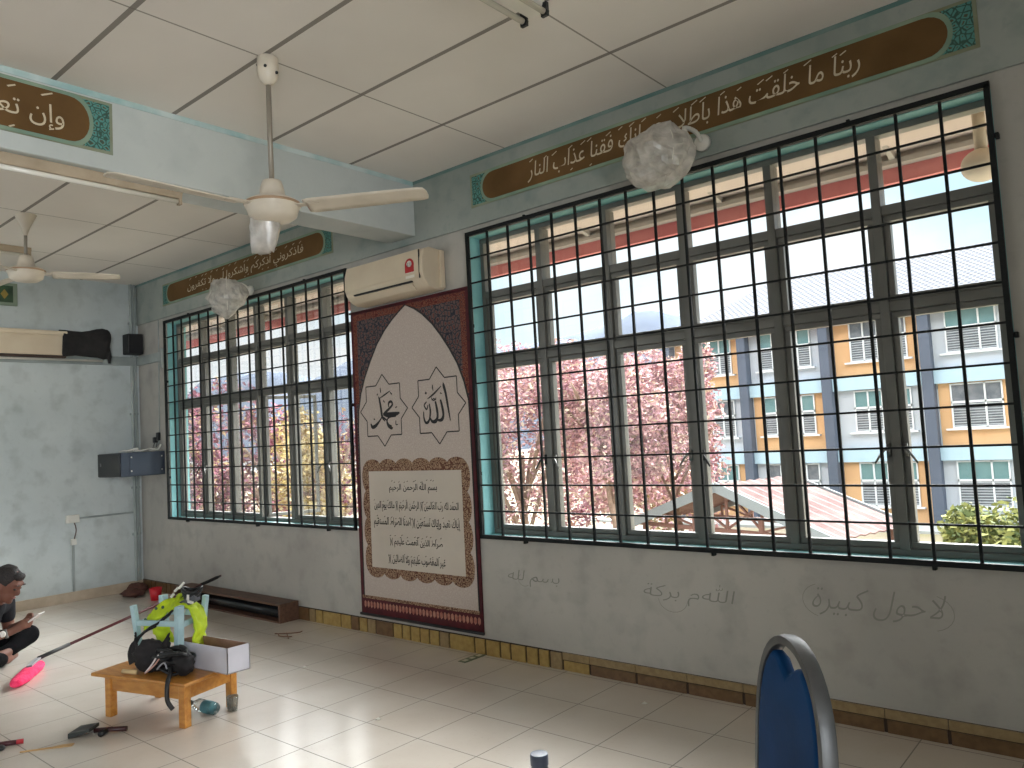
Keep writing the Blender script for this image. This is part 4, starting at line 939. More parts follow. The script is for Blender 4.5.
# metal floor plate near the skirting, and paper scraps
t = thing('floor_plate', (5.03, -.11, 0), 'small green metal plate with slots on the floor below the poster corner', 'floor plate')
mb = MB(); mb.box((5.00, -.215, 0), (5.062, -.016, .004)); build('plate', mb, mat('green_metal_plate', (86, 98, 72), .5, c2=(110, 116, 92), scale=30), t, bevel=.001)
for y in (-.18, -.115, -.05): mb = MB(); mb.box((5.016, y - .018, .004), (5.046, y + .018, .0055)); build('pale_slot', mb, mat('slot_pale', (196, 192, 172), .5), t)
mb = MB()  # tubes standing in for thin brown scribble lines on the floor
for P in ([(3.20, -.42), (3.28, -.36), (3.34, -.30), (3.33, -.26)], [(3.27, -.36), (3.38, -.42), (3.43, -.45)], [(3.22, -.40), (3.30, -.44), (3.40, -.40)]): mb.tube(cr([(x, y, .004) for x, y in P], 4), .0035, 5)
tag(build('floor_scribble', mb, mat('scribble_brown', (120, 84, 62), .8), None, smooth=True, loc=(3.3, -.36, 0)), 'thin brown scribble lines on the floor near the end of the shelf box', 'wire')
for k, (x, y, lb) in enumerate(((4.19, -.83, 'tiny white paper scrap on the tiles between table and poster'), (5.36, -1.18, 'tiny white paper scrap on the tiles in the open floor'), (6.42, -.26, 'tiny pale scrap on the tiles below the wall skirting'))):
    mb = MB(); mb.add([V((x - .014, y - .01, .002)), V((x + .012, y - .013, .006)), V((x + .015, y + .01, .002)), V((x - .01, y + .012, .007))], [(0, 1, 2, 3)])
    tag(build('paper_scrap', mb, white_m, None, thick=.002, loc=(x, y, .002)), lb, 'paper')

# ------------------------------------------------------------------ tumbler
tx0, ty0 = 6.69, -1.474
t = thing('tumbler', (tx0, ty0, 0), 'dark blue tumbler bottle with flat lid standing on the tiles', 'tumbler')
nv = mat('tumbler_navy', (22, 28, 40), .35)
mb = MB(); mb.lathe([(.0, 0), (.031, 0), (.033, .004), (.0335, .165), (.031, .175), (.0, .176)], (tx0, ty0, 0), 32); build('tumbler_body', mb, nv, t, smooth=False, bevel=.001)
mb = MB(); mb.lathe([(.0, .176), (.0345, .176), (.0355, .180), (.0355, .213), (.0335, .219), (.0, .220)], (tx0, ty0, 0), 32); build('tumbler_lid', mb, mat('tumbler_lid_blue', (52, 62, 84), .3), t, bevel=.001)

# ------------------------------------------------------------------ blue banquet chair
CB = V((7.900, -2.028, 0)); wv = V((.659, -.751, 0)).normalized(); nf = V((-.751, -.659, 0)).normalized()   # width axis, facing axis
t = thing('banquet_chair', CB + nf * .2, 'blue padded banquet chair with grey metal frame facing away from the window', 'chair')
chf = mat('chair_grey_metal', (104, 105, 106), .4, .5, c2=(88, 89, 90), scale=12); chb = mat('chair_blue_vinyl', (6, 66, 120), .6, c2=(4, 56, 104), scale=5, bump=.08, bscale=30, spec=.15)
def cp(a, b, z): return CB + wv * a + nf * b + V((0, 0, z))
def arch_pt(s, hw=.205, top=.925, zs=.60):       # s from -1 (one side at zs) over the top to 1
    a = PI / 2 * s; return (hw * math.sin(a) * (1 if abs(s) < 1 else 1), zs + (top - zs) * math.cos(a) ** .62)
def rec(z): return -.085 * (z - .45)             # recline: the top leans back
P = [(-.205 + .012, .30)] + [(-.205 + .006, .45)]
arc_ = [arch_pt(-1 + k / 12) for k in range(25)]
path = [(-.185, .02), (-.195, .25), (-.203, .45)] + arc_ + [(.203, .45), (.195, .25), (.185, .02)]
g = MB(); secs = []
for i, (a_, z) in enumerate(path):
    pa = path[max(i - 1, 0)]; pb = path[min(i + 1, len(path) - 1)]; L = math.hypot(pb[0] - pa[0], pb[1] - pa[1]); n0, n1_ = -(pb[1] - pa[1]) / L, (pb[0] - pa[0]) / L
    off = rec(z) if z > .45 else -.16 * (.45 - z)
    secs.append([cp(a_ + n0 * u_, off + v_, z + n1_ * u_) for u_, v_ in ((.010, .018), (.013, .0), (.010, -.018), (-.010, -.018), (-.013, 0), (-.010, .018))])
g.add([p for s_ in secs for p in s_], [(i * 6 + j, i * 6 + (j + 1) % 6, (i + 1) * 6 + (j + 1) % 6, (i + 1) * 6 + j) for i in range(len(secs) - 1) for j in range(6)] + [tuple(range(6)), tuple((len(secs) - 1) * 6 + j for j in range(6))])
build('back_frame', g, chf, t, smooth=True, bevel=.002)
pad = [(-.188, .50)] + [(a_ * .93, .50 + (z - .50) * .955) for a_, z in arc_ if z < .905] ; pad = [(-.186, .47)] + [(a_ * .925, z - .012) for a_, z in arc_ if z < .900] + [(.186, .47)]
mid = [(-.05, .878), (-.03, .862), (0.0, .846), (.03, .862), (.05, .878)]
half = len(pad) // 2; padp = pad[:half] + mid + pad[half:]
g = MB(); g.prism(padp, lambda a_, z: cp(a_, rec(z) - .014, z), lambda a_, z: cp(a_, rec(z) + .020, z)); build('back_pad', g, chb, t, bevel=.012, segs=3)
g = MB(); g.prism([(-.20, .0), (.20, .0), (.21, .38), (.17, .42), (-.17, .42), (-.21, .38)], lambda a_, b_: cp(a_, b_ + .02, .43), lambda a_, b_: cp(a_, b_ + .02, .495)); build('seat', g, chb, t, bevel=.02, segs=3)
for s in (-1, 1):
    g = MB(); g.bar(cp(s * .19, .39, .44), cp(s * .185, .42, 0), .025, .02); build('leg', g, chf, t, bevel=.003)
    g = MB(); g.bar(cp(s * .195, 0, .42), cp(s * .195, .40, .42), .02, .03); build('seat_rail', g, chf, t, bevel=.003)
g = MB(); g.bar(cp(-.19, .39, .42), cp(.19, .39, .42), .02, .03); build('seat_rail', g, chf, t, bevel=.003)

# ------------------------------------------------------------------ seated person
F = V((.76, .65, 0)).normalized(); Lf = V((-.65, .76, 0)).normalized(); PO = V((1.985, -2.155, 0))
def pp(a, b, z): return PO + F * a + Lf * b + V((0, 0, z))
skin_m = mat('skin', (124, 82, 66), .55, c2=(112, 72, 58), scale=10)
def skin_mesh(name, chains, m, parent, radscale=1.0, remesh=.010, extra=None, smooth_it=4):
    bm = bmesh.new(); rad = []
    for ch in chains:
        prev = None
        for (p, r) in ch:
            v = bm.verts.new(p - org(parent)); rad.append(r)
            if prev: bm.edges.new((prev, v))
            prev = v
    # join chains that start at the same point
    me = D.meshes.new(name); bm.to_mesh(me); bm.free()
    o = D.objects.new(name, me); COL.objects.link(o); o.parent = parent; ORG[o.name] = org(parent)
    # grow the surface as capsules and fuse them into one skin
    mb = MB(); o0 = org(parent)
    for ch in chains:
        P = []; Rr = []
        for (p, r), (q, s) in zip(ch[:-1], ch[1:]):
            for k in range(4): P.append(p.lerp(q, k / 4)); Rr.append(r + (s - r) * k / 4)
        P.append(ch[-1][0]); Rr.append(ch[-1][1])
        mb.tube(P, [x * radscale for x in Rr], 12)
        for (p, r) in ch: mb.ball(p, r * radscale, 12, 8)
    if extra: extra(mb)
    me2 = D.meshes.new(name); me2.from_pydata([tuple(V(p) - o0) for p in mb.v], [], mb.f)
    bm = bmesh.new(); bm.from_mesh(me2); bmesh.ops.recalc_face_normals(bm, faces=bm.faces); bm.to_mesh(me2); bm.free()
    o.data = me2; D.meshes.remove(me); me2.name = name; me2.materials.append(m)
    md = o.modifiers.new('fuse', 'REMESH'); md.mode = 'VOXEL'; md.voxel_size = remesh; md.use_smooth_shade = True
    md = o.modifiers.new('soften', 'SMOOTH'); md.iterations = smooth_it; md.factor = .5
    return o
hd = pp(.315, 0, .578); tilt = Matrix.Rotation(0, 3, 'X')
fx_ = (F * math.cos(.55) - V((0, 0, 1)) * math.sin(.55)).normalized(); ux_ = (V((0, 0, 1)) * math.cos(.55) + F * math.sin(.55)).normalized()
HM = Matrix((fx_, Lf, ux_)).transposed()
def hp(a, b, c): return hd + fx_ * a + Lf * b + ux_ * c
person = thing('person', PO, 'person sitting cross legged on the floor in dark clothes looking down at a phone', 'person')
def head_extra(mb):
    mb.ball(hp(-.005, 0, .02), (.098, .076, .105), 20, 14, HM); mb.ball(hp(.035, 0, -.055), (.058, .055, .062), 16, 12, HM)
    mb.ball(hp(.098, 0, -.012), (.020, .014, .026), 10, 8, HM); mb.ball(hp(.088, 0, .018), (.014, .011, .03), 10, 8, HM)   # nose
    mb.ball(hp(.080, 0, -.055), (.016, .026, .010), 10, 8, HM); mb.ball(hp(.075, 0, -.094), (.022, .024, .018), 10, 8, HM)   # mouth, chin
    mb.ball(hp(.082, 0, .048), (.016, .05, .014), 12, 8, HM)                                                     # brow
    for s in (-1, 1): mb.ball(hp(-.012, s * .078, -.008), (.022, .012, .032), 10, 8, HM)
def finger(root, d, side, ln, r, curl):
    u = V((0, 0, -1)); d = d.normalized(); P = [(root, r)]; p = root
    for k, l in enumerate((.42, .32, .26)): d = (d + (u * .15 + side * curl * (k + .6))).normalized(); p = p + d * ln * l; P.append((p, r * (.95 - .1 * k)))
    return P
chains = []
pelvis = pp(0, 0, .12); chains.append([(pelvis, .12), (pp(.05, 0, .26), .115), (pp(.13, 0, .37), .12), (pp(.19, 0, .44), .10), (pp(.235, 0, .475), .055), (hp(-.03, 0, -.08), .050)])
hands = []
for s in (-1, 1):
    sh = pp(.185, s * .175, .42); el = pp(.18, s * .23, .20); wr = pp(.395, s * .075, .262 + (.03 if s > 0 else 0))
    chains.append([(pp(.18, 0, .42), .07), (sh, .055), (sh.lerp(el, .5), .045), (el, .038)]); chains.append([(el, .038), (el.lerp(wr, .4), .036), (wr, .025)])
    pa = pp(.455, s * .045, .295 + (.03 if s > 0 else 0)); dirh = (pa - wr).normalized()
    chains.append([(wr, .025), (wr.lerp(pa, .6), .029), (pa, .027)])
    for k in range(4):
        root = pa + V((0, 0, .022 - k * .015)) + Lf * (s * .006)
        chains.append(finger(root, dirh + F * .2, Lf * (-s), (.062, .070, .066, .052)[k], .0085, .42))
    chains.append([(wr.lerp(pa, .35) + V((0, 0, .014)), .012), (wr.lerp(pa, .8) + V((0, 0, .034)) + Lf * (-s * .012), .011), (pa + F * .022 + V((0, 0, .036)) + Lf * (-s * .026), .009)])
    hip = pp(.02, s * .10, .11); kn = pp(.30, s * .27, .105 if s < 0 else .155); an = pp(.30, -s * .02, .05 + (.045 if s > 0 else 0)); 
    chains.append([(hip, .085), (hip.lerp(kn, .5), .072), (kn, .055)]); chains.append([(kn, .055), (kn.lerp(an, .45), .048), (an, .034)])
    ft = an + F * (-.04) + Lf * (-s * .15); chains.append([(an, .034), (an.lerp(ft, .6), .030), (ft + V((0, 0, -.01)), .022)])
skin_mesh('body', chains, skin_m, person, 1.0, .007, head_extra, 3)
trs = mat('black_trousers', (9, 9, 11), .95, c2=(14, 14, 17), scale=10, bump=.2, spec=.1); shm = mat('dark_shirt', (16, 16, 22), .95, c2=(24, 24, 30), scale=8, bump=.3)
lc = []
for s in (-1, 1):
    hip = pp(.02, s * .10, .115); kn = pp(.30, s * .27, .110 if s < 0 else .160); an = pp(.30, s * .06, .065 + (.045 if s > 0 else 0))
    lc.append([(pelvis, .135), (hip, .105), (hip.lerp(kn, .5), .088), (kn, .072)]); lc.append([(kn, .072), (kn.lerp(an, .5), .062), (an, .050), (an - F * .03 - Lf * (s * .10) - V((0, 0, .012)), .040)])
def lift(o):
    return o
skin_mesh('trousers', lc, trs, person, 1.0, .012, None, 4)
scn = [[(pp(0, 0, .17), .135), (pp(.05, 0, .26), .130), (pp(.13, 0, .37), .134), (pp(.18, 0, .43), .112), (pp(.215, 0, .46), .068)]]
for s in (-1, 1):
    sh = pp(.185, s * .175, .42); el = pp(.18, s * .23, .20); scn.append([(pp(.18, 0, .42), .085), (sh, .070), (sh.lerp(el, .45), .058)])
skin_mesh('shirt', scn, shm, person, 1.0, .012, None, 4)
mb = MB(); mb.ball(hp(-.020, 0, .042), (.100, .082, .092), 24, 16, HM, .05, 2, 3)
mb.ball(hp(.045, 0, .090), (.042, .055, .030), 14, 8, HM, .1, 4, 3); mb.ball(hp(-.06, 0, -.01), (.06, .076, .075), 14, 10, HM)
build('hair', mb, mat('black_hair', (22, 18, 18), .6, c2=(40, 32, 30), scale=40, bump=.6, bscale=120), person, smooth=True)
for s in (-1, 1):
    mb = MB(); mb.ball(hp(.083, s * .030, .012), (.009, .014, .006), 10, 6, HM); build('eye', mb, mat('eye_dark', (30, 22, 20), .3), person, smooth=True)
    mb = MB(); mb.ball(hp(.094, s * .032, .046), (.006, .022, .005), 10, 6, HM); build('eyebrow', mb, D.materials['black_hair'], person, smooth=True)
mb = MB(); mb.ball(hp(.094, 0, -.056), (.005, .022, .005), 10, 6, HM); build('lips', mb, mat('lips', (128, 70, 62), .5), person, smooth=True)
wr = pp(.395, -.075, .262); el = pp(.18, -.23, .20); dv = (wr - el).normalized(); Mw = Matrix.Translation(wr - dv * .035) @ dv.to_track_quat('Z', 'Y').to_matrix().to_4x4()
mb = MB(); mb.lathe([(.030, -.011), (.0325, -.011), (.0325, .011), (.030, .011)], (0, 0, 0), 20, Mw); build('watch_band', mb, steel_m, person, smooth=True)
mb = MB(); cw = wr - dv * .035 - Lf * .034 + V((0, 0, .004)); Mw2 = Matrix.Translation(cw) @ (-Lf).to_track_quat('Z', 'Y').to_matrix().to_4x4(); mb.lathe([(.0, -.004), (.021, -.004), (.021, .005), (.018, .008), (0, .008)], (0, 0, 0), 24, Mw2); build('watch_face', mb, mat('watch_white', (232, 230, 224), .3), person, smooth=True)
# phone, held
t = thing('mobile_phone', pp(.50, 0, .30), 'white edged mobile phone held by the person sitting on the floor', 'phone')
pc = pp(.505, .0, .325); pu = (F * .82 + V((0, 0, .57))).normalized(); pn_ = Lf.cross(pu).normalized()
def ph(a_, b_, c_): return pc + pu * a_ + Lf * b_ + pn_ * c_
def obx(A_, B_, m, nm, par, bv):
    mb = MB(); mb.add([ph(x_, y_, z_) for z_ in (A_[2], B_[2]) for y_ in (A_[1], B_[1]) for x_ in (A_[0], B_[0])], [(0, 2, 3, 1), (4, 5, 7, 6), (0, 1, 5, 4), (2, 6, 7, 3), (0, 4, 6, 2), (1, 3, 7, 5)]); return build(nm, mb, m, par, bevel=bv)
obx((-.072, -.036, -.006), (.072, .036, .004), mat('phone_white', (226, 224, 222), .25), 'phone_case', t, .003)
obx((-.066, -.032, -.0072), (.066, .032, -.006), mat('phone_screen', (50, 54, 62), .1), 'phone_screen', t, 0)

# ------------------------------------------------------------------ outside: our own eave
mb = MB(); mb.box((-25, WT, 3.0), (30, 1.16, 3.06)); struct('trim_6', mb, mat('soffit_board', (196, 182, 174), .8, c2=(188, 174, 166), scale=.6))
mb = MB(); mb.box((-25, 1.16, 2.93), (30, 1.20, 3.10)); mb.box((-25, 1.12, 2.93), (30, 1.16, 2.96)); struct('trim_7', mb, mat('gutter_board', (160, 154, 146), .7))
mb = MB(); mb.box((-25, 1.20, 2.84), (30, 1.24, 2.93)); struct('trim_8', mb, mat('red_fascia', (188, 104, 104), .7, c2=(196, 120, 116), scale=3))
mb = MB()
for k in range(40): x = -20 + k * 1.1; mb.add([V((x, 1.16, 3.0)), V((x, .96, 3.0)), V((x, 1.16, 2.945)), V((x + .03, 1.16, 3.0)), V((x + .03, .96, 3.0)), V((x + .03, 1.16, 2.945))], [(0, 1, 2), (5, 4, 3), (0, 3, 4, 1), (1, 4, 5, 2), (2, 5, 3, 0)])
struct('trim_9', mb, D.materials['gutter_board'])
t = thing('eave_globe', (8.05, .8, 2.72), 'round beige lamp added under the eave outside the window', 'globe')  # added globe on a stem, standing for an unidentified round beige shape
mb = MB(); mb.ball((8.02, .75, 2.70), (.10, .10, .085), 20, 14); build('globe_body', mb, mat('beige_globe', (190, 178, 160), .5), t, smooth=True)
mb = MB(); mb.tube([(8.02, .75, 2.77), (8.02, .75, 3.0)], .03, 12); build('globe_stem', mb, mat('beige_stem', (180, 170, 152), .5), t, smooth=True)

# ------------------------------------------------------------------ outside: ground
GZ = -3.8
def ground_material():
    m, nt, bs = base_mat('courtyard_ground'); P, x, y, z = pos(nt)
    n = noise_(nt, P, .35, 6); n2 = noise_(nt, P, 3.0, 4)
    col = ramp(nt, n, [(.35, (144, 138, 106)), (.5, (156, 146, 128)), (.66, (158, 144, 136))])
    col = mixc(nt, M_(nt, 'MULTIPLY', n2, .35), col, lin((124, 120, 92)))
    nt.links.new(col, bs.inputs['Base Color']); bs.inputs['Roughness'].default_value = .95; return m
mb = MB(); mb.box((-160, WT + .3, GZ - .3), (120, 260, GZ)); o = struct('trim_10', mb, ground_material()); o.name = 'courtyard_ground'
mb = MB(); mb.box((-18, 33.2, GZ), (18, 35.95, GZ + .12)); o = struct('apron', mb, mat('concrete_apron', (176, 182, 184), .85, c2=(160, 166, 168), scale=2)); o.name = 'concrete_pavement'

# ------------------------------------------------------------------ outside: the school block opposite
BY = 36.0
fac_white = mat('facade_pale_blue', (196, 204, 212), .8, c2=(188, 196, 206), scale=.4); fac_or = mat('facade_orange', (216, 176, 132), .8, c2=(208, 166, 122), scale=.5)
fac_pil = mat('facade_slate_blue', (88, 97, 114), .8, c2=(80, 90, 106), scale=.6); fac_band = mat('facade_light_blue', (172, 200, 216), .8, c2=(164, 192, 208), scale=.4)
teal_g = mat('tinted_louvre_glass', (96, 134, 138), .3, c2=(112, 148, 150), scale=1.5); dk_g = mat('dark_louvre_glass', (92, 100, 108), .3, c2=(120, 126, 132), scale=3)
frw = mat('facade_window_white', (222, 228, 232), .6)
t = thing('school_building', (-2, BY + 5, GZ), 'three storey school block with orange and pale blue facade across the courtyard', 'building')
mb = MB(); mb.box((-13.2, BY, GZ), (13.6, BY + 10, 6.1)); build('wall', mb, fac_white, t)
PX = [-13.05, -8.57, -4.28, .24, 4.67, 9.1, 13.5]
BW = [(-11.40, -9.35, 3), (-7.72, -5.07, 4), (-3.16, -.58, 4), (1.03, 3.08, 3), (5.5, 8.1, 4), (9.9, 12.4, 4)]
ST = [(-3.8, -.80, -2.92, -.84), (-.13, 2.70, .65, 2.65), (3.40, 6.08, 4.08, 6.04)]
for j, (za, zb_, wa, wb) in enumerate(ST):
    for i in range(6):
        if (i + j) % 2 == 0:
            mb = MB(); mb.box((PX[i] + .3, BY - .04, za), (PX[i + 1] - .25, BY, zb_)); build('orange_bay', mb, fac_or, t)
for za, zb_ in ((-.80, -.13), (2.70, 3.40)): mb = MB(); mb.box((-13.2, BY - .35, za), (13.6, BY, zb_)); build('floor_band', mb, fac_band, t)
for x in PX: mb = MB(); mb.box((x - .23, BY - .60, GZ), (x + .23, BY, 6.1)); build('pilaster', mb, fac_pil, t)
for j, (za, zb_, wa, wb) in enumerate(ST):
    for i, (xa, xb, nc) in enumerate(BW):
        y = BY - .07; zt2 = wa + (wb - wa) * .58
        mb = MB(); ring(mb, xa, xb, wa, wb, .06, y - .06, y + .02); bar2(mb, xa, xb, zt2 - .05, zt2 + .05, y - .06, y + .02)
        for k in range(1, nc): x = xa + (xb - xa) * k / nc; bar2(mb, x - .035, x + .035, wa, wb, y - .06, y + .02)
        w = build('window', mb, frw, t)
        mb = MB(); r_ = random.Random(i * 7 + j); 
        mb.add([V((xa, y + .01, zt2)), V((xb, y + .01, zt2)), V((xb, y + .01, wb)), V((xa, y + .01, wb))], [(0, 1, 2, 3)]); build('upper_louvre_pane', mb, teal_g if (i + j) % 3 != 1 else dk_g, w)
        mb = MB(); mb.add([V((xa, y + .01, wa)), V((xb, y + .01, wa)), V((xb, y + .01, zt2)), V((xa, y + .01, zt2))], [(0, 1, 2, 3)]); build('lower_louvre_pane', mb, dk_g, w)
        mb = MB(); nb = 9
        for k in range(nb): z = wa + .06 + (zt2 - wa - .1) * (k + .5) / nb; bar2(mb, xa + .06, xb - .06, z - .028, z + .012, y - .05, y)
        build('louvre_slat', mb, mat('louvre_slat_pale_%d_%d' % (i, j), (176, 184, 190), .5) if i == 0 and j == 0 else D.materials['louvre_slat_pale_0_0'], w)
        mb = MB(); bar2(mb, xa - .25, xb + .2, wa - .10, wa - .02, BY - .28, BY); build('window_sill', mb, frw, t)
def rooftile():
    m, nt, bs = base_mat('grey_roof_tile'); P, x, y, z = pos(nt)
    wv_ = M_(nt, 'SINE', M_(nt, 'MULTIPLY', x, 20.0)); wz = M_(nt, 'SINE', M_(nt, 'MULTIPLY', z, 28.0))
    k = M_(nt, 'ADD', M_(nt, 'MULTIPLY', M_(nt, 'MULTIPLY', wv_, wz), .5), .5)
    col = ramp(nt, k, [(.2, (76, 80, 90)), (.75, (128, 132, 142))]); nt.links.new(col, bs.inputs['Base Color']); bs.inputs['Roughness'].default_value = .8; return m
mb = MB(); e = 35.3; bq = BY + 10.7; x0, x1, zr, ze = -13.9, 14.3, 9.75, 6.08; ym = 41.0
vs = [V((x0, e, ze)), V((x1, e, ze)), V((x1, bq, ze)), V((x0, bq, ze)), V((x0 + 5.4, ym, zr)), V((x1 - 5.4, ym, zr)), V((x0, e, ze - .12)), V((x1, e, ze - .12)), V((x1, bq, ze - .12)), V((x0, bq, ze - .12))]
mb.add(vs, [(0, 1, 5, 4), (1, 2, 5), (2, 3, 4, 5), (3, 0, 4), (0, 6, 7, 1), (1, 7, 8, 2), (2, 8, 9, 3), (3, 9, 6, 0), (9, 8, 7, 6)]); build('hipped_roof', mb, rooftile(), t)

# ------------------------------------------------------------------ outside: gabled shelter
u = V((.958, -.277, 0)).normalized(); vv = V((.277, .962, 0)).normalized(); A0 = V((-2.96, 14.9, 0)); WDT = 6.35; LEN = 2.4; ez, rz = -1.15, -.06
t = thing('courtyard_shelter', A0 + u * WDT / 2 + vv * LEN / 2 + V((0, 0, GZ)), 'open gabled shelter with rusty red metal roof in the courtyard', 'shelter')
def sp(a_, b_, z): return A0 + u * a_ + vv * b_ + V((0, 0, z))
rustroof = mat('rusty_metal_roof', (84, 50, 48), .75, c2=(116, 88, 84), scale=1.2, detail=6, stretch=(1, 1, 1), lo=.35, hi=.62)
for s in (0, 1):
    mb = MB(); nseg = 16; vs = []; fs = []
    for i in range(nseg + 1):
        b_ = -.25 + (LEN + .5) * i / nseg; dz = .035 * (i % 2)
        pe = sp(0 if s == 0 else WDT, b_, ez + dz); pr_ = sp(WDT / 2, b_, rz + dz); vs += [pe, pr_]
    fs = [(2 * i, 2 * i + 1, 2 * i + 3, 2 * i + 2) for i in range(nseg)]; mb.add(vs, fs); build('roof_sheet', mb, rustroof, t, thick=.03)
gy = mat('pale_barge_board', (140, 148, 152), .7); st_ = mat('brown_steel_post', (124, 88, 78), .6)
for b_ in (-.27, LEN + .27):
    for s in (0, 1): mb = MB(); mb.bar(sp(0 if s == 0 else WDT, b_, ez - .04), sp(WDT / 2, b_, rz - .04), .05, .24); build('barge_board', mb, gy, t)
for a_ in (.25, WDT - .25):
    for b_ in (.1, LEN - .1): mb = MB(); mb.bar(sp(a_, b_, GZ), sp(a_, b_, ez - .02), .12, .12); build('post', mb, st_, t)
for a_ in (WDT * .33, WDT * .66):
    mb = MB(); mb.bar(sp(a_, .1, GZ), sp(a_, .1, ez + .3), .10, .10); build('post', mb, st_, t)
for b_ in (.1, LEN - .1):
    mb = MB(); mb.bar(sp(0, b_, ez - .05), sp(WDT, b_, ez - .05), .08, .10)
    for k in range(1, 6): a_ = WDT * k / 6; h_ = (rz - ez) * (1 - abs(a_ - WDT / 2) / (WDT / 2)); mb.bar(sp(a_, b_, ez), sp(a_, b_, ez + h_ - .1), .06, .06); mb.bar(sp(a_, b_, ez + h_ - .1), sp(a_ + (WDT / 6 if a_ < WDT / 2 else -WDT / 6), b_, ez), .05, .05)
    mb.bar(sp(.25, b_, -2.7), sp(WDT - .25, b_, -2.7), .05, .05)
    build('roof_truss', mb, st_, t)

# ------------------------------------------------------------------ outside: trees, bush and hill
def leafy(name, m1, m2): return [m1, m2]
def leafmat(nm, c, c2): return mat(nm, c, .8, c2=c2, scale=1.5, lo=.4, hi=.6)
LM = {'pink': [leafmat('leaf_pink', (188, 146, 150), (198, 162, 162)), leafmat('leaf_mauve', (146, 108, 120), (160, 124, 132)), leafmat('leaf_cream', (200, 182, 162), (206, 190, 172))],
      'magenta': [leafmat('leaf_magenta', (128, 74, 90), (144, 92, 104)), leafmat('leaf_plum', (96, 58, 72), (112, 74, 84)), leafmat('leaf_straw', (168, 146, 104), (178, 156, 118))],
      'green': [leafmat('leaf_green', (120, 124, 66), (138, 140, 78)), leafmat('leaf_olive', (78, 92, 52), (94, 106, 60)), leafmat('leaf_lime', (146, 150, 90), (158, 160, 102))],
      'yellow': [leafmat('leaf_yellow', (170, 150, 96), (180, 162, 112)), leafmat('leaf_ochre', (138, 114, 78), (150, 128, 90)), leafmat('leaf_pale', (180, 168, 136), (186, 176, 146))]}
bark = mat('tree_bark', (150, 128, 112), .9, c2=(124, 102, 88), scale=6, bump=.5)
def tree(x, y, zt, zb_, r, kind, label, n=4800, seed=1, nm='tree', cat='tree', grp=None, leaf=.10, lean=0.0, holes=.35):
    rn = random.Random(seed); t = thing(nm, (x, y, GZ), label, cat, grp)
    cz = (zt + zb_) / 2; hz = (zt - zb_) / 2; mb = MB()
    tr0 = V((x + lean, y, GZ)); top = V((x, y, cz)); path = cr([tuple(tr0), tuple(tr0.lerp(top, .35) + V((.12, 0, 0))), tuple(tr0.lerp(top, .7) - V((.08, 0, 0))), tuple(top)], 4)
    mb.tube(path, [.11 * r / 2.2 * (1 - .6 * k / (len(path) - 1)) + .02 for k in range(len(path))], 8)
    for k in range(9):
        a = 2 * PI * k / 9 + rn.random(); q = V((x + r * .7 * math.cos(a), y + r * .7 * math.sin(a), cz + hz * rn.uniform(-.2, .7))); s_ = tr0.lerp(top, rn.uniform(.45, .85))
        mb.tube(cr([tuple(s_), tuple(s_.lerp(q, .5) + V((0, 0, .15))), tuple(q)], 3), [.05 * r / 2.2] * 6 + [.015], 6)
    build('trunk', mb, bark, t, smooth=True)
    lumps = [(V((x, y, cz)), r * .6, hz * .7)]
    for k in range(11):
        a = rn.uniform(0, 2 * PI); q = rn.uniform(.3, .75); lumps.append((V((x + r * q * math.cos(a), y + r * q * math.sin(a), cz + hz * rn.uniform(-.7, .75))), r * rn.uniform(.28, .5), hz * rn.uniform(.25, .45)))
    mb = MB()
    for k in range(int(n * 1.9)):
        c, rr, hh_ = rn.choice(lumps); d = V((rn.gauss(0, 1), rn.gauss(0, 1), rn.gauss(0, 1))).normalized(); p = c + V((d.x * rr, d.y * rr, d.z * hh_)) * rn.uniform(.55, 1.08)
        if noise.noise(p * 1.6 + V((seed, 0, 0))) < -holes * .5: continue
        a = V((rn.gauss(0, 1), rn.gauss(0, 1), rn.gauss(0, .6))).normalized(); b = a.cross(V((rn.gauss(0, 1), rn.gauss(0, 1), rn.gauss(0, 1)))).normalized(); s_ = leaf * .68 * rn.uniform(.6, 1.5)
        mb.cur = 0 if rn.random() < .5 else (1 if rn.random() < .6 else 2)
        mb.add([p - a * s_, p - b * s_ * .45, p + a * s_, p + b * s_ * .45], [(0, 1, 2, 3)])
    build('foliage', mb, LM[kind], t, fix=False)
    return t
tree(-5.4, 13.0, 3.9, -2.2, 2.4, 'pink', 'pink blossoming tree outside, first beyond the poster in the window', 8200, 2, leaf=.10, holes=4)
tree(-2.9, 13.5, 3.9, -.6, 2.0, 'pink', 'pink blossoming tree outside with a slender bare trunk', 6800, 3, leaf=.10, lean=.25, holes=.7)
tree(-1.85, 15.2, 3.7, -.4, 1.75, 'pink', 'pale mauve tree outside beside the end pilaster of the school block', 6200, 4, leaf=.10, holes=.7)
tree(-7.6, 21.0, 3.6, -2.6, 3.6, 'pink', 'broad mauve tree standing farther back behind the pink trees', 5200, 5, leaf=.16)
tree(-7.2, 24.0, 1.0, -2.6, 1.7, 'yellow', 'yellowing low tree beside the school block', 2400, 6, leaf=.13)
tree(-3.15, 17.5, -1.3, -3.2, .95, 'magenta', 'small deep magenta shrub in the courtyard grass', 1800, 7, 'shrub', 'shrub', leaf=.09)
tree(-6.3, 16.5, -1.0, -3.1, .8, 'magenta', 'low magenta bush behind the slender tree trunk', 1500, 17, 'shrub', 'shrub', leaf=.09)
tree(-10.2, 9.5, 2.4, -2.2, 1.9, 'yellow', 'yellow and pink tree outside the corner window, nearest the poster', 4600, 8, leaf=.11)
tree(-13.9, 7.6, 3.6, -2.6, 2.3, 'magenta', 'dark magenta tree outside, middle of the corner window', 5600, 9, leaf=.11)
tree(-18.2, 8.3, 4.0, -3.0, 2.6, 'magenta', 'dark plum tree outside seen nearest the room corner', 5600, 10, leaf=.12)
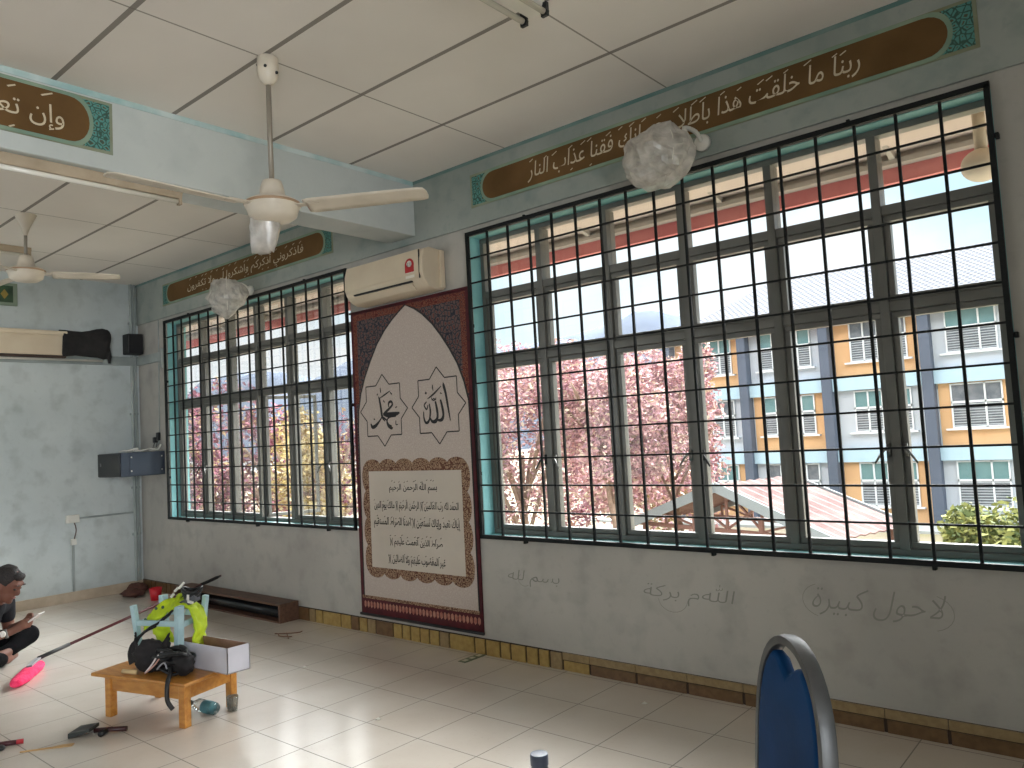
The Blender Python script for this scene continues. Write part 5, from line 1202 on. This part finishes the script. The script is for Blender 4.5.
tree(-19.5, 14.0, 3.2, -2.6, 3.2, 'magenta', 'large plum tree farther back behind the corner window trees', 4600, 11, leaf=.16)
tree(-14.2, 13.0, 3.2, -2.4, 2.5, 'magenta', 'dusky plum tree farther back outside the corner window', 3600, 12, leaf=.14)
tree(-10.5, 26.0, 4.2, -2.6, 4.6, 'pink', 'far broad mauve tree line near the foot of the hill', 5200, 13, leaf=.22)
tree(6.35, 14.0, .15, -3.0, 1.6, 'green', 'round green conifer like bush below the window by the blue chair', 11000, 14, 'garden_bush', 'bush', leaf=.11, holes=4)
# hazy hill
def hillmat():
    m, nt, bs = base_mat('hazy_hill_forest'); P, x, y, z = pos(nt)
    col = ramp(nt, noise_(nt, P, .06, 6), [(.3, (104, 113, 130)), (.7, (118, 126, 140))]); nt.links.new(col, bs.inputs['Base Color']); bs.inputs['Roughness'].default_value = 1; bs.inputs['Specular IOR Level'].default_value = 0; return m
mb = MB(); nx, ny = 60, 14; vs = []
for j in range(ny + 1):
    for i in range(nx + 1):
        X = -620 + i * 10.5; kx = i / nx; prof_ = (63 + 7 * math.sin(X * .031) + 3 * math.sin(X * .073 + 1)) * min(1, max(0, (-45 - X) / 150)) ** .8
        s_ = math.sin(PI * min(1, j / ny)) ; vs.append(V((X, 270 + j * 9, GZ - 2 + prof_ * s_ * (1 + .10 * noise.noise(V((X * .03, j * .5, 0)))) + 3 * noise.noise(V((X * .05, j, 2))))))
mb.add(vs, [(j * (nx + 1) + i, j * (nx + 1) + i + 1, (j + 1) * (nx + 1) + i + 1, (j + 1) * (nx + 1) + i) for j in range(ny) for i in range(nx)])
o = struct('hill', mb, hillmat(), smooth=True)

# ------------------------------------------------------------------ sky and light
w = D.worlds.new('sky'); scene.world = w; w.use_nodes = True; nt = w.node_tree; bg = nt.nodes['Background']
tc = nt.nodes.new('ShaderNodeTexCoord'); sx = nt.nodes.new('ShaderNodeSeparateXYZ'); nt.links.new(tc.outputs['Generated'], sx.inputs[0])
el = sx.outputs[2]
cl_ = noise_(nt, tc.outputs['Generated'], 3.2, 7)
sky = ramp(nt, el, [(.0, (222, 236, 242)), (.25, (196, 226, 240)), (.35, (236, 238, 238)), (.9, (226, 226, 222))])
ck = ramp(nt, cl_, [(.42, (0, 0, 0)), (.62, (255, 255, 255))])
skyc = mixc(nt, M_(nt, 'MULTIPLY', ck, .75), sky, lin((246, 246, 246)))
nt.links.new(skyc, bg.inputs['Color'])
# added bright sky band above the view, there to light the room
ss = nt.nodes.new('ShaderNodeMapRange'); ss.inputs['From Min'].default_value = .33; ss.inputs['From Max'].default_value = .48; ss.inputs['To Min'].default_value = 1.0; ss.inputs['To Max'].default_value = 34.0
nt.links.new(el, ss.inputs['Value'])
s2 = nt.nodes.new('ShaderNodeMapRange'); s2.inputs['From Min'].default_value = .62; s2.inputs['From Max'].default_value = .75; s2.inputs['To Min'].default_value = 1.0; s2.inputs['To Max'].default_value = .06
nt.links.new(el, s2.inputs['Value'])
sd = nt.nodes.new('ShaderNodeMapRange'); sd.inputs['From Min'].default_value = -.3; sd.inputs['From Max'].default_value = .3; sd.inputs['To Min'].default_value = .12; sd.inputs['To Max'].default_value = 1.0   # added band kept strong on the courtyard side, dimmed behind
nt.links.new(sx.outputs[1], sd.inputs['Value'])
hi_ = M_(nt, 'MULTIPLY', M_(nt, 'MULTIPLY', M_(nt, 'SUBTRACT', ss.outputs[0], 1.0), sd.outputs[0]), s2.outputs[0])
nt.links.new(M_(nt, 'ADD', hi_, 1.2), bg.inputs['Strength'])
sl = D.lights.new('sun', 'SUN'); sl.energy = 1.5; sl.angle = .03; sl.color = (1, .95, .86)
so = D.objects.new('sun', sl); COL.objects.link(so); so.location = (0, -20, 30)
so.rotation_euler = (V((-.30, -.22, .93)).normalized()).to_track_quat('Z', 'Y').to_euler()
# daylight boost: area light added in the opening behind the camera
for k, (a, b) in enumerate(OW):
    l = D.lights.new('daylight_fill', 'AREA'); l.shape = 'RECTANGLE'; l.size = b - a; l.size_y = 2.3; l.energy = 26; l.color = (.90, .96, 1.0)
    o = D.objects.new('daylight_fill', l); COL.objects.link(o); o.location = ((a + b) / 2, YMIN - .1, 1.75); o.rotation_euler = (PI / 2, 0, 0); o.rotation_euler = V((0, -1, 0)).to_track_quat('Z', 'Y').to_euler()

l = D.lights.new('daylight_fill', 'AREA'); l.shape = 'RECTANGLE'; l.size = 2.1; l.size_y = 2.1; l.energy = 80; l.color = (.93, .97, 1.0); l.spread = math.radians(80)  # added fill in the made-up end opening, brightens back wall and beam
o = D.objects.new('daylight_fill', l); COL.objects.link(o); o.location = (XMAX + .1, -6.2, 1.8); o.rotation_euler = V((1, -.22, 0)).to_track_quat('Z', 'Y').to_euler()

# ------------------------------------------------------------------ camera
cam = D.cameras.new('camera'); cam.sensor_width = 36; cam.lens = 772.95 / 1024 * 36; cam.clip_start = .05; cam.clip_end = 1500
co = D.objects.new('camera', cam); COL.objects.link(co)
Rr = [[0.7588703850434122, 0.6489496541826743, -0.054590155158689986], [-0.08379963098177753, 0.014177406497141734, -0.996381765686392], [-0.6458276554556797, 0.7606992490342038, 0.06514055547366356]]
m3 = Matrix((Rr[0], [-x for x in Rr[1]], [-x for x in Rr[2]])).transposed()
co.matrix_world = Matrix.Translation((8.65634, -3.83017, 1.45)) @ m3.to_4x4()
scene.camera = co
vs_ = scene.view_settings; vs_.view_transform = 'Standard'; vs_.look = 'None'; vs_.gamma = 1; vs_.use_curve_mapping = False; vs_.exposure = 0.27
cy = scene.cycles; cy.use_denoising = True; cy.max_bounces = 10; cy.diffuse_bounces = 6; cy.glossy_bounces = 4; cy.transmission_bounces = 6; cy.transparent_max_bounces = 12; cy.sample_clamp_indirect = 6
cy.caustics_reflective = False; cy.caustics_refractive = False
